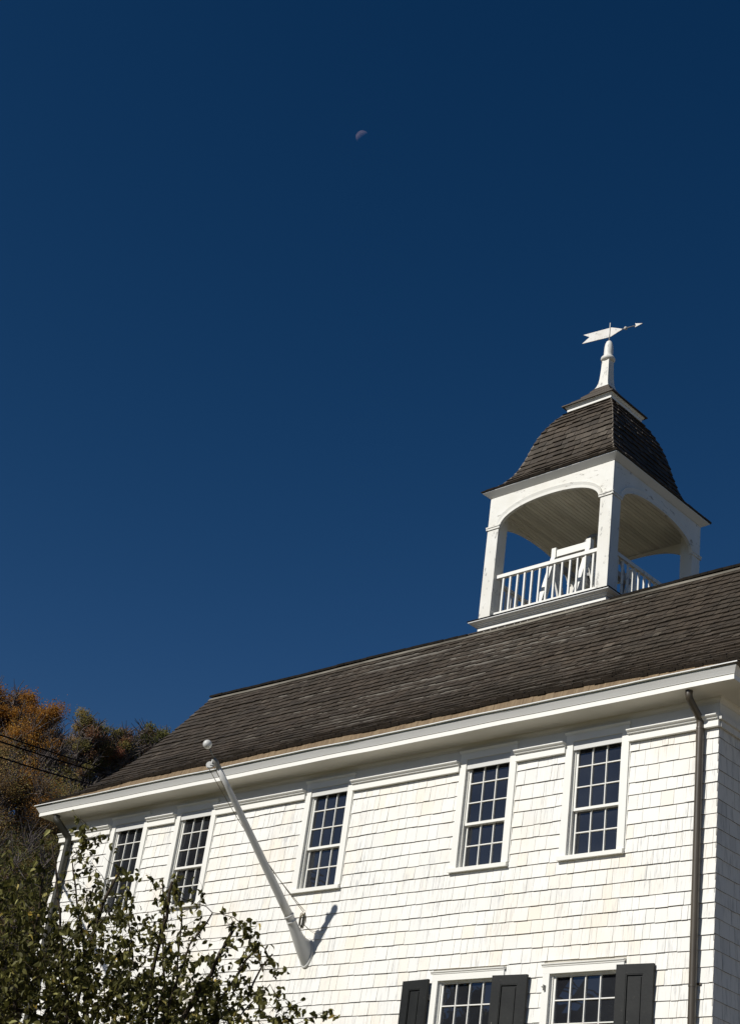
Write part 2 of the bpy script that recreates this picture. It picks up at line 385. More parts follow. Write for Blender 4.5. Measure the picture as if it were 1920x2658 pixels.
# gable walls (right one seen edge-on in shade)
PROF = [(-0.50, 8.547), (-0.40, 8.605), (-0.22, 8.715), (0.0, 8.85), (0.216, 8.985), (0.42, 9.15), (0.635, 9.335), (0.93, 9.60), (1.237, 9.885), (1.572, 10.26), (2.079, 10.875), (YB, ZB - 0.03)]
def gable(x, sgn):
    mb = MB()
    def top(y):
        yy = y if y <= YR else 2 * YR - y
        if yy >= YB: return ZB + (ZR - ZB) * (yy - YB) / (YR - YB) - 0.06
        for (a, b_), (c, d_) in zip(PROF, PROF[1:]):
            if a <= yy <= c: return b_ + (d_ - b_) * (yy - a) / (c - a) - 0.06
        return 8.4
    ys = [0, 0.216, 0.635, 1.237, 2.079, YB, YR]; ys += [2 * YR - v for v in reversed(ys[:-1])]
    pts = [(x, 0, GZ)] + [(x, v, top(v)) for v in ys] + [(x, 2 * YR, GZ)]
    mb.face(pts if sgn < 0 else list(reversed(pts)))
    o = obj('gable_sheathing', mb, m_base, house)
    ws2 = MB(); zt = 8.20
    e2 = list(edges)
    up = [8.62 + 0.178 * i for i in range(22)]
    allc = [(e2[i + 1], e2[i]) for i in range(len(e2) - 1)] + [(up[i], up[i + 1]) for i in range(20)]
    for zb, zt in allc:
        y0, y1 = 0.0, 2 * YR
        if zb > 8.5:
            yy = [v for v in [i * 0.05 for i in range(166)] if top(v) > zb + 0.1]
            if not yy: continue
            y0, y1 = min(yy) + 0.05, max(yy) - 0.05
            if y1 - y0 < 0.3: continue
        nrm = Vector((sgn, 0, 0))
        if zb < 8.5 and y0 == 0: y0 = -0.012
        ph = rnd(0, 6)
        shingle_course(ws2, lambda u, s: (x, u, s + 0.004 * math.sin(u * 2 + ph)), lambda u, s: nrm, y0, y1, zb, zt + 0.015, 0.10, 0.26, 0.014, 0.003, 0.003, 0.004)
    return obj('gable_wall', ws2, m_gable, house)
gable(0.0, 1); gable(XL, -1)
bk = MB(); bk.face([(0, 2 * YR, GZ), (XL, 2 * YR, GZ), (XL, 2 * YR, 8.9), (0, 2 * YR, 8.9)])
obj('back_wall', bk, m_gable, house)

# ---------------- cornice (front, with returns), frieze and moulding strips
OL, OR = 0.255, 0.45                       # side overhang left / right
CP = [(0.0, 8.365), (0.42, 8.365), (0.42, 8.430), (0.430, 8.4325), (0.432, 8.438), (0.455, 8.473), (0.480, 8.508)]
cn = MB()
def ring(prof, zoff=0):
    mb = MB(); k = len(prof); rings = []
    for (cx, cy, fx, fy) in [(0.0, 2 * YR, OR / 0.42, 1), (0.0, 0.0, OR / 0.42, -1), (XL, 0.0, -OL / 0.42, -1), (XL, 2 * YR, -OL / 0.42, 1)]:
        rings.append([(cx + fx * (a if a < 0.425 else 0.42 + (a - 0.42) / abs(fx)), cy + fy * a, z) for a, z in prof])
    base = 0
    for r_ in rings: mb.v.extend(r_)
    for i in range(3):
        for j in range(k - 1):
            mb.f.append((i * k + j, (i + 1) * k + j, (i + 1) * k + j + 1, i * k + j + 1)); mb.t.append(0.5)
    return mb
# long straight pieces get small waves so the old gutter line is not ruler straight
def wavy(mb, nx=48, amp=0.006, seed=1.0):
    f2 = []; v2 = list(mb.v)
    for fc in mb.f:
        P = [Vector(mb.v[i]) for i in fc]
        if len(P) == 4 and (P[1] - P[0]).length > 5 and abs((P[1] - P[0]).y) < 0.05 and P[0].y < 2:
            for i in range(nx):
                q = []
                for t_, (A, B) in ((i / nx, (P[0], P[1])), ((i + 1) / nx, (P[0], P[1])), ((i + 1) / nx, (P[3], P[2])), (i / nx, (P[3], P[2]))):
                    X = A.lerp(B, t_); e = math.sin(math.pi * t_) ** 0.5
                    X.z += amp * e * (math.sin(X.x * 1.9 + seed) + 0.6 * math.sin(X.x * 4.3 + 2 * seed)); q.append(tuple(X))
                k = len(v2); v2 += q; f2.append((k, k + 1, k + 2, k + 3))
        else: f2.append(fc)
    mb.v = v2; mb.f = f2; mb.t = [0.5] * len(f2); return mb
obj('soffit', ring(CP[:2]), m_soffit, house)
fas = wavy(ring(CP[1:4]), amp=0.003); cor = obj('cornice', fas, m_fascia, house)
obj('crown_moulding', wavy(ring(CP[3:]), amp=0.003), m_gutter, cor)
obj('drip_edge', wavy(ring([(0.480, 8.508), (0.476, 8.510), (0.476, 8.530)]), amp=0.004, seed=2), m_drip, cor)
obj('gutter_lip', wavy(ring([(0.476, 8.530), (0.508, 8.532), (0.508, 8.544), (0.44, 8.549)]), amp=0.004, seed=2), m_gutter, cor)
# bed mouldings under the soffit + frieze band
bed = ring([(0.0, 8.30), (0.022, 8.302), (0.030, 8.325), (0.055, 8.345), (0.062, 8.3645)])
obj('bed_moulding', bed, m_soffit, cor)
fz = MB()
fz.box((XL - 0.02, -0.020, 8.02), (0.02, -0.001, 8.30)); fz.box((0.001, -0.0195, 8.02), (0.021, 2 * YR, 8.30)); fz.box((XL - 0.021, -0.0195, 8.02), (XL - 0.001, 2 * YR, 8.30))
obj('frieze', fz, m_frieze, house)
gaps = [XL - 0.035] + sum([[x - 0.478, x + 0.478] for x in WINX], []) + [0.0]
def strip(x0, x1):
    s_ = MB()
    s_.box((x0, -0.062, 7.992), (x1, -0.0205, 8.070))
    prf = [(0.0205, 8.0705), (0.070, 8.0705), (0.073, 8.078), (0.088, 8.083), (0.092, 8.096), (0.112, 8.106), (0.122, 8.116), (0.122, 8.128), (0.0205, 8.134)]
    base = len(s_.v); k = len(prf)
    for x in (x0 - 0.0, x1 + 0.0):
        s_.v.extend([(x, -a, z) for a, z in prf])
    for j in range(k):
        j2 = (j + 1) % k; s_.f.append((base + j, base + k + j, base + k + j2, base + j2)); s_.t.append(0.5)
    s_.f.append(tuple(base + j for j in range(k))); s_.f.append(tuple(base + k + j for j in reversed(range(k)))); s_.t += [0.5, 0.5]
    return s_
for i in range(0, len(gaps), 2):
    x0, x1 = gaps[i] + (0.002 if i else 0), gaps[i + 1] - (0.002 if i < len(gaps) - 2 else -0.03)
    obj('moulding_strip', strip(x0, x1), m_trim, house)
ss = MB()                                   # the strip turns the corner onto the gable
ss.box((0.0215, -0.018, 7.992), (0.045, 2 * YR, 8.070)); ss.box((0.0305, -0.062, 8.0722), (0.075, 2 * YR, 8.13))
obj('moulding_strip', ss, m_gable, house)

# ---------------- the main roof
def make_path(P):
    P = [Vector((0, a, b)) for a, b in P]; L = [0]
    for a, b in zip(P, P[1:]): L.append(L[-1] + (b - a).length)
    return P, L
RP, RLn = make_path(PROF); TOT = RLn[-1]
def rp(s):
    s = max(0, min(TOT, s))
    for i in range(len(RLn) - 1):
        if s <= RLn[i + 1]: 
            t = (s - RLn[i]) / (RLn[i + 1] - RLn[i]); return RP[i].lerp(RP[i + 1], t)
    return RP[-1]
def rn(s):
    d = (rp(s + 0.15) - rp(s - 0.15)).normalized(); return Vector((0, -d.z, d.y))
RX0, RX1 = XL - OL - 0.02, OR + 0.16
def sag(x, s):                               # the old roof is a little hollow in the middle
    return 0.0
roofbase = MB()
ss_ = [TOT * i / 24 for i in range(25)]
for i in range(24):
    a, b_ = rp(ss_[i]), rp(ss_[i + 1])
    for k in (1, -1):
        f = lambda p: p.y if k == 1 else 2 * YR - p.y
        q = [(RX0, f(a), a.z), (RX1, f(a), a.z), (RX1, f(b_), b_.z), (RX0, f(b_), b_.z)]
        roofbase.face(q if k == 1 else q[::-1])
roofbase.face([(RX0, YB, ZB - 0.03), (RX1, YB, ZB - 0.03), (RX1, YR, ZR), (RX0, YR, ZR)])
roofbase.face([(RX0, YR, ZR), (RX1, YR, ZR), (RX1, 2 * YR - YB, ZB - 0.03), (RX0, 2 * YR - YB, ZB - 0.03)])
# rake boards closing the gable ends
for x, sg in ((RX0 + 0.03, -1), (RX1 - 0.03, 1)):
    for i in range(24):
        a, b_ = rp(ss_[i]), rp(ss_[i + 1])
        for k in (1, -1):
            f = lambda p: p.y if k == 1 else 2 * YR - p.y
            roofbase.face([(x, f(a), a.z - 0.002), (x, f(b_), b_.z - 0.002), (x, f(b_), b_.z - 0.16), (x, f(a), a.z - 0.16 if i else a.z - 0.02)])
            xi = x - sg * 0.4
            roofbase.face([(x, f(a), a.z - (0.16 if i else 0.02)), (x, f(b_), b_.z - 0.16), (xi, f(b_), b_.z - 0.16), (xi, f(a), a.z - (0.16 if i else 0.02))])
roof = obj('roof', roofbase, m_base, house)

rs = MB()
def tint_roof():
    r_ = random.random()
    return min(1, max(0, random.gauss(0.47, 0.12))) if r_ < 0.97 else rnd(0.75, 1.0)
s = 0.16; crs = []
while s < TOT - 0.05:
    crs.append(s); s += 0.157 * rnd(0.94, 1.06)
crs.append(TOT)
def sagz(u): return 0.030 * ((u + 6.3) / 6.8) ** 2 - 0.018
def lift(u):
    k = max(0.0, min(1.0, min((u - RX0 - 0.35) / 2.6, (RX1 - 0.25 - u) / 2.2)))
    return 0.090 * k ** 0.8 * (1 + 0.10 * math.sin(u * 1.7) + 0.06 * math.sin(u * 4.1 + 1))
def posr(u, s):
    q = rp(s); return (u, q.y, q.z + sagz(u) * s / TOT + lift(u) * max(0.0, 1 - s / 1.6))
for i in range(len(crs) - 1):
    ph = rnd(0, 6); ph2 = rnd(0, 6)
    if i == 0:
        # the bottom course of old shingles: a doubled, thick butt over the new cedar strip
        u = RX0
        while u < RX1:
            e = min(u + rnd(0.10, 0.2), RX1); b = 0.045 + rnd(-0.008, 0.008); nb = rn(b); nt_ = rn(crs[1])
            P0 = Vector(posr(u + 0.003, b)); P1 = Vector(posr(e - 0.003, b)); P2 = Vector(posr(e - 0.003, crs[1] + 0.02)); P3 = Vector(posr(u + 0.003, crs[1] + 0.02))
            th = 0.034
            Q = [P0 + nb * th, P1 + nb * th, P2 + nt_ * 0.006, P3 + nt_ * 0.006]; tt = tint_roof()
            rs.face(Q, tt); rs.face([P0, P1, Q[1], Q[0]], 0.0); rs.face([P0, Q[0], Q[3], P3], tt * 0.6); rs.face([P1, P2, Q[2], Q[1]], tt * 0.6)
            u = e
        continue
    shingle_course(rs, lambda u, s: (u, posr(u, s)[1], posr(u, s)[2] + 0.006 * math.sin(u * 0.9 + ph) + 0.004 * math.sin(u * 2.7 + ph2)),
                   lambda u, s: rn(s), RX0 - rnd(0, 0.015), RX1, crs[i], crs[i + 1] + 0.025, 0.08, 0.19, 0.026, 0.016, 0.002, 0.006, tintf=tint_roof)
# upper slope shingles (coarse: never seen from the street)
for sgn in (1, -1):
    for i in range(9):
        t0, t1 = i / 9, (i + 1) / 9
        yb_, yt_ = YB + (YR - YB) * t0, YB + (YR - YB) * t1; zb_, zt_ = ZB + (ZR - ZB) * t0, ZB + (ZR - ZB) * t1
        if sgn < 0: yb_, yt_ = 2 * YR - yb_, 2 * YR - yt_
        u = RX0
        while u < RX1:
            e = min(RX1, u + rnd(0.12, 0.3)); tt = tint_roof()
            rs.face([(u, yb_, zb_ + 0.02), (e - 0.005, yb_, zb_ + 0.02), (e - 0.005, yt_, zt_ + 0.004), (u, yt_, zt_ + 0.004)][::sgn], tt)
            rs.face([(u, yb_, zb_), (e - 0.005, yb_, zb_), (e - 0.005, yb_, zb_ + 0.02), (u, yb_, zb_ + 0.02)][::sgn], 0)
            u = e
# back lower slope
for i in range(len(crs) - 1):
    shingle_course(rs, lambda u, s: (u, 2 * YR - rp(s).y, rp(s).z), lambda u, s: Vector((0, -rn(s).y, rn(s).z)), RX0, RX1, crs[i], crs[i + 1] + 0.02, 0.2, 0.5, 0.02, 0.006, 0.002, 0.006, tintf=tint_roof)
obj('roof_shingles', rs, m_roof, roof)
# new cedar strip along the eave
tn_ = MB(); u = RX0 + 0.05
while u < RX1 - 0.05:
    e = min(RX1 - 0.05, u + rnd(0.09, 0.16))
    tt = random.random(); o_ = rnd(0.0, 0.005)
    def low(x): return Vector((x, -0.474 - o_, 8.551))
    def high(x): q = posr(x, 0.075); return Vector((x, q[1] - o_, q[2] + 0.012))
    n_ = Vector((0, -0.010, 0.012)); P = [low(u + 0.001), low(e - 0.001), high(e - 0.001), high(u + 0.001)]
    tn_.hexa([q - n_ for q in P], P, tt); u = e
obj('eave_shingles', tn_, m_tan, roof)
# light board and dark cap along the break of the roof
rb = MB(); n0 = rn(TOT); dd = (rp(TOT) - rp(TOT - 0.2)).normalized()
segs = 40
for i in range(segs):
    xa, xb_ = RX0 + (RX1 - RX0) * i / segs, RX0 + (RX1 - RX0) * (i + 1) / segs
    wa = sagz(xa) + 0.005 * math.sin(xa * 1.3); wb_ = sagz(xb_) + 0.005 * math.sin(xb_ * 1.3)
    A = Vector((0, YB, ZB - 0.03)) - dd * 0.085 + n0 * 0.010; B = Vector((0, YB, ZB - 0.03)) + n0 * 0.010
    lo = [Vector((xa, A.y, A.z + wa)), Vector((xb_, A.y, A.z + wb_)), Vector((xb_, B.y, B.z + wb_)), Vector((xa, B.y, B.z + wa))]
    rb.hexa(lo, [q + n0 * 0.020 for q in lo])
obj('ridge_board', rb, m_ridge, roof)
for c0_, c1_ in ((RX0 - 0.02, -6.60), (-3.72, RX1 + 0.02)):
  rc = MB(); u = c0_
  while u < c1_ - 0.02:
      e = min(c1_, u + rnd(0.10, 0.2)); j = rnd(-0.006, 0.006); z_ = ZB + 0.026 + sagz(u) + 0.005 * math.sin(u * 1.3) + rnd(-0.004, 0.004)
      z_ -= 0.030 * max(0.0, 1 - max(0.0, (-6.6 - u) if u < -5 else (u + 3.7)) / 2.2)
      rc.hexa([(u, YB - 0.035 + j, z_ - 0.014), (e - 0.003, YB - 0.035 + j, z_ - 0.014), (e - 0.003, YB + 0.2, z_ + 0.05), (u, YB + 0.2, z_ + 0.05)],
              [(u, YB - 0.035 + j, z_ + 0.028), (e - 0.003, YB - 0.035 + j, z_ + 0.028), (e - 0.003, YB + 0.2, z_ + 0.082), (u, YB + 0.2, z_ + 0.082)], random.random())
      u = e
  obj('ridge_cap', rc, m_ridgecap, roof)

# ---------------- windows
def window_parts(xc, parent, z0, z1, half, cols, rows_up, rows_lo, zmeet, pitch, ph_, cas, cap_z, low=False):
    """upper sash stands in front of the lower sash"""
    # casing: jambs (with back band), head, sill
    c = MB(); yf = -0.036
    oh = half + cas
    c.box((xc - oh, yf, z0 - 0.001), (xc - half, 0.004, z1 + (0.0 if low else 0.0)))
    c.box((xc + half, yf, z0 - 0.001), (xc + oh, 0.004, z1))
    c.box((xc - oh, yf, z1 + 0.0005), (xc + oh, 0.004, cap_z))
    # step moulding at the outer edge
    for sx in (-1, 1):
        a = xc + sx * (oh + 0.0005); b_ = xc + sx * (oh + 0.013)
        c.box((min(a, b_), yf + 0.018, z0), (max(a, b_), 0.004, cap_z))
    # reveal boards
    c.box((xc - half - 0.003, 0.0045, z0), (xc - half + 0.010, 0.16, z1)); c.box((xc + half - 0.010, 0.0045, z0), (xc + half + 0.003, 0.16, z1))
    c.box((xc - half + 0.0105, 0.0045, z1 - 0.012), (xc + half - 0.0105, 0.16, z1 + 0.004))
    # stop beads
    c.box((xc - half + 0.0105, 0.012, z0), (xc - half + 0.020, 0.030, z1 - 0.0125)); c.box((xc + half - 0.020, 0.012, z0), (xc + half - 0.0105, 0.030, z1 - 0.0125))
    # cap moulding over the head
    prf = [(yf - 0.001, cap_z), (yf - 0.007, cap_z + 0.003), (yf - 0.009, cap_z + 0.014), (yf - 0.021, cap_z + 0.024), (yf - 0.023, cap_z + 0.036), (0.004, cap_z + 0.046)]
    k = len(prf); base = len(c.v)
    for x in (xc - oh - 0.020, xc + oh + 0.008): c.v.extend([(x, y, z) for y, z in prf])
    for j in range(k):
        j2 = (j + 1) % k; c.f.append((base + j, base + k + j, base + k + j2, base + j2)); c.t.append(0.5)
    c.f.append(tuple(base + j for j in range(k))); c.f.append(tuple(base + k + j for j in reversed(range(k)))); c.t += [0.5] * 2
    win = obj('window', c, m_trim, parent, origin=(xc, 0, z0))
    s_ = MB(); s_.hexa([(xc - oh - 0.012, -0.062, z0 - 0.062), (xc + oh + 0.0, -0.062, z0 - 0.062), (xc + oh + 0.0, 0.1, z0 - 0.05), (xc - oh - 0.012, 0.1, z0 - 0.05)],
                       [(xc - oh - 0.012, -0.062, z0 - 0.010), (xc + oh + 0.0, -0.062, z0 - 0.010), (xc + oh + 0.0, 0.13, z0 + 0.006), (xc - oh - 0.012, 0.13, z0 + 0.006)])
    obj('sill', s_, m_trim, win)
    gw = cols * pitch / 2
    mw = 0.0105
    def sash(yp, zb, zt, rows, zfirst, rail_b, rail_t):
        m_ = MB(); d = 0.036
        st = half - 0.0215 - gw
        m_.box((xc - gw - st, yp, zb - rail_b), (xc - gw, yp + d, zt + rail_t)); m_.box((xc + gw, yp, zb - rail_b), (xc + gw + st, yp + d, zt + rail_t))
        m_.box((xc - gw + 0.0003, yp + 0.0005, zb - rail_b), (xc + gw - 0.0003, yp + d - 0.0005, zb)); m_.box((xc - gw + 0.0003, yp + 0.0005, zt), (xc + gw - 0.0003, yp + d - 0.0005, zt + rail_t))
        for i in range(1, cols): 
            x = xc - gw + i * pitch
            m_.hexa([(x - 0.0065, yp + 0.003, zb + 0.0003), (x + 0.0065, yp + 0.003, zb + 0.0003), (x + mw, yp + 0.022, zb + 0.0003), (x - mw, yp + 0.022, zb + 0.0003)],
                    [(x - 0.0065, yp + 0.003, zt - 0.0003), (x + 0.0065, yp + 0.003, zt - 0.0003), (x + mw, yp + 0.022, zt - 0.0003), (x - mw, yp + 0.022, zt - 0.0003)])
        for i in range(1, rows):
            z = zb + (zt - zb) * i / rows
            for q in range(cols):
                xa, xb2 = xc - gw + q * pitch + (mw if q else 0) + 0.0003, xc - gw + (q + 1) * pitch - (mw if q < cols - 1 else 0) - 0.0003
                m_.hexa([(xa, yp + 0.0035, z - 0.0065), (xa, yp + 0.022, z - mw), (xb2, yp + 0.022, z - mw), (xb2, yp + 0.0035, z - 0.0065)],
                        [(xa, yp + 0.0035, z + 0.0065), (xa, yp + 0.022, z + mw), (xb2, yp + 0.022, z + mw), (xb2, yp + 0.0035, z + 0.0065)])
        so_ = obj('sash', m_, m_clean, win)
        # panes, each very slightly out of true
        g_ = MB()
        for i in range(rows):
            for q in range(cols):
                xa, xb2 = xc - gw + q * pitch, xc - gw + (q + 1) * pitch; za, zc = zb + (zt - zb) * i / rows, zb + (zt - zb) * (i + 1) / rows
                j = [rnd(-0.0022, 0.0022) for _ in range(4)]; y = yp + 0.0225
                g_.face([(xa + .001, y + j[0], za + .001), (xb2 - .001, y + j[1], za + .001), (xb2 - .001, y + j[2], zc - .001), (xa + .001, y + j[3], zc - .001)], random.random())
        obj('pane', g_, m_glass, win)
    sash(0.030, zmeet + 0.012, zmeet + 0.012 + rows_up * ph_, rows_up, 0, 0.034, 0.036)
    sash(0.068, zmeet - 0.022 - rows_lo * ph_, zmeet - 0.022, rows_lo, 0, 0.046, 0.030)
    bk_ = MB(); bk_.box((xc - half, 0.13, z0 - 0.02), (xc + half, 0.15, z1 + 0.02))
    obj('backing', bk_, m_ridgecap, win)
    return win
dz = {2: 0.0, 3: -0.02}
for i, x in enumerate(WINX):
    w_ = window_parts(x, house, 6.655, 8.135, 0.372, 3, 3, 2, 7.257, 0.2139, 0.27, 0.106, 8.225)
    if i == 3: w_.location.z += 0.018
for x in LOWX:
    window_parts(x, house, 3.05, 5.235, 0.475, 4, 3, 4, 4.386, 0.2116, 0.27, 0.098, 5.315, True)

# ---------------- shutters
def shutter(xh, sgn, ztop, yh=-0.062, yo=-0.040, wd=0.475, H=2.25, lab=None):
    """xh hinge edge, sgn direction of the free edge, each a panelled leaf"""
    mb = MB(); t = 0.032
    def P(u, d, z):                    # u 0..wd along leaf, d depth outwards
        k = u / wd; return (xh + sgn * u, (yh + (yo - yh) * k) - d, z)
    def slab(u0, u1, z0, z1, d0, d1):
        a = [P(u0, d0, z0), P(u1, d0, z0), P(u1, d1, z0), P(u0, d1, z0)]; b_ = [P(u0, d0, z1), P(u1, d0, z1), P(u1, d1, z1), P(u0, d1, z1)]
        mb.hexa(a, b_)
    zb = ztop - H; st = 0.125
    slab(0, st, zb, ztop, 0, t); slab(wd - st, wd, zb, ztop, 0, t)
    for a, b_ in ((ztop - 0.11, ztop), (ztop - 1.18, ztop - 1.05), (zb, zb + 0.14)): slab(st + .0005, wd - st - .0005, a, b_, 0.0005, t - 0.0005)
    for a, b_ in ((ztop - 1.05, ztop - 0.11), (zb + 0.14, ztop - 1.18)):
        slab(st, wd - st, a, b_, 0.006, 0.012)
        slab(st + 0.035, wd - st - 0.035, a + 0.035, b_ - 0.035, 0.012, 0.022)
        for (u0, u1, c0, c1) in ((st + .001, st + 0.012, a + .012, b_ - .012), (wd - st - 0.012, wd - st - .001, a + .012, b_ - .012), (st + .001, wd - st - .001, b_ - 0.0115, b_ - .0005), (st + .001, wd - st - .001, a + .0005, a + 0.0115)):
            slab(u0, u1, c0, c1, 0.0125, t - 0.004)
    sh = obj('shutter', mb, m_shut, house, origin=(xh, yh, ztop - H), label=lab)
    return sh
shutter(-4.035, -1, 5.250, -0.065, -0.030, 0.46, lab='black panelled shutter left of its window')
shutter(-2.990, 1, 5.235, -0.085, -0.045, 0.50, lab='black panelled shutter between the two lower windows')
shutter(-1.200, 1, 5.270, -0.070, -0.030, 0.475, lab='black panelled shutter near downspout with flaked top rail')
for (x, z) in ((-2.235, 5.07), (-4.035, 5.04)):
    h_ = MB(); h_.box((x - 0.012, -0.050, z - 0.035), (x + 0.004, -0.0365, z + 0.03)); h_.tube([(x - 0.014, -0.058, z - 0.03), (x - 0.014, -0.058, z + 0.035)], 0.008, 8)
    h_.bar((x - 0.012, -0.055, z), (x - 0.04, -0.062, z + 0.012), 0.012, 0.016)
    obj('shutter_hinge', h_, m_iron, house)

# ---------------- downspouts
def downspout(pts, r, m, straps):
    mb = MB(); pv = [Vector(q) for q in pts]; out = [pv[0]]
    for i in range(1, len(pv) - 1):      # round the elbows
        a, b_, c = pv[i - 1], pv[i], pv[i + 1]; da = (a - b_).normalized(); dc = (c - b_).normalized(); k = min(0.05, (a - b_).length / 2.2, (c - b_).length / 2.2)
        for t_ in (0, 0.25, 0.5, 0.75, 1): out.append((b_ + da * k) * (1 - t_) ** 2 + b_ * 2 * t_ * (1 - t_) + (b_ + dc * k) * t_ ** 2)
    out.append(pv[-1])
    rr = [r] * len(out); mb.tube(out, rr, 16)
    # crimped collars at the elbows and joints
    for z in straps: mb.tube([(pv[-1].x, pv[-1].y, z), (pv[-1].x, pv[-1].y, z + 0.02)], r * 1.09, 16)
    o = obj('downspout', mb, m, house, auto=True)
    for z in straps:
        b2 = MB(); b2.box((pv[-1].x - r - 0.03, -0.022, z + 0.03), (pv[-1].x + r + 0.03, -0.016, z + 0.055)); b2.box((pv[-1].x - r - 0.006, -0.06, z + 0.03), (pv[-1].x - r - 0.001, -0.022, z + 0.055))
        obj('strap', b2, m, o)
downspout([(-0.205, -0.335, 8.367), (-0.205, -0.335, 8.30), (-0.208, -0.31, 8.265), (-0.21, -0.068, 8.10), (-0.21, -0.068, GZ + 0.1)], 0.045, m_pipe, [7.98, 4.98, 2.2])
downspout([(-12.66, -0.335, 8.367), (-12.66, -0.335, 8.29), (-12.62, -0.31, 8.25), (-12.54, -0.075, 8.03), (-12.54, -0.075, GZ + 0.1)], 0.058, m_pipe_old, [7.9, 5.2, 2.2])

# ------------------------------------------------------------------ the belfry (a part of the building, its pieces are sub-parts)
TX, TY, H = -5.15, YR, 1.302
Z0, ZS, ZT = 12.05, 13.77, 14.416
bb = MB()
bb.box((TX - H + 0.004, TY - H + 0.004, 11.2), (TX + H - 0.004, TY + H - 0.004, 11.905))
def sq_ring(mb, prof, cx=TX, cy=TY, tint=0.5, zfun=None):
    k = len(prof); base = len(mb.v)
    for sx, sy in ((-1, -1), (1, -1), (1, 1), (-1, 1)):
        for a, z in prof: mb.v.append((cx + sx * a, cy + sy * a, z))
    for i in range(4):
        i2 = (i + 1) % 4
        for j in range(k - 1):
            mb.f.append((base + i * k + j, base + i2 * k + j, base + i2 * k + j + 1, base + i * k + j + 1)); mb.t.append(tint)
belfry = obj('belfry', bb, m_trim, house, origin=(TX, TY, 11.2))
bc = MB(); sq_ring(bc, [(H + 0.002, 11.902), (H + 0.020, 11.904), (H + 0.024, 11.916), (H + 0.046, 11.922), (H + 0.050, 11.934), (H + 0.082, 11.944), (H + 0.105, 11.958), (H + 0.118, 11.963), (H + 0.122, 11.981), (H + 0.10, 11.984)])
obj('base_cornice', bc, m_gutter, belfry)
bd = MB(); sq_ring(bd, [(H + 0.135, 11.985), (H + 0.135, 11.994), (H - 0.05, 12.045), (0.0, 12.046)])
obj('deck', bd, m_ridgecap, belfry)
PW = 0.237
for sx in (-1, 1):
    for sy in (-1, 1):
        q = MB(); x0, x1 = sorted((TX + sx * H, TX + sx * (H - PW))); y0, y1 = sorted((TY + sy * H, TY + sy * (H - PW)))
        q.box((x0, y0, 12.02), (x1, y1, ZS)); i_ = 0.0455
        xa_, xb_ = sorted((TX + sx * (H - i_), x0 if sx > 0 else x1)); ya_, yb_ = sorted((TY + sy * (H - i_), y0 if sy > 0 else y1)); q.box((xa_, ya_, ZS + 0.0005), (xb_, yb_, 14.164))
        obj('corner_post', q, m_belfry, belfry)
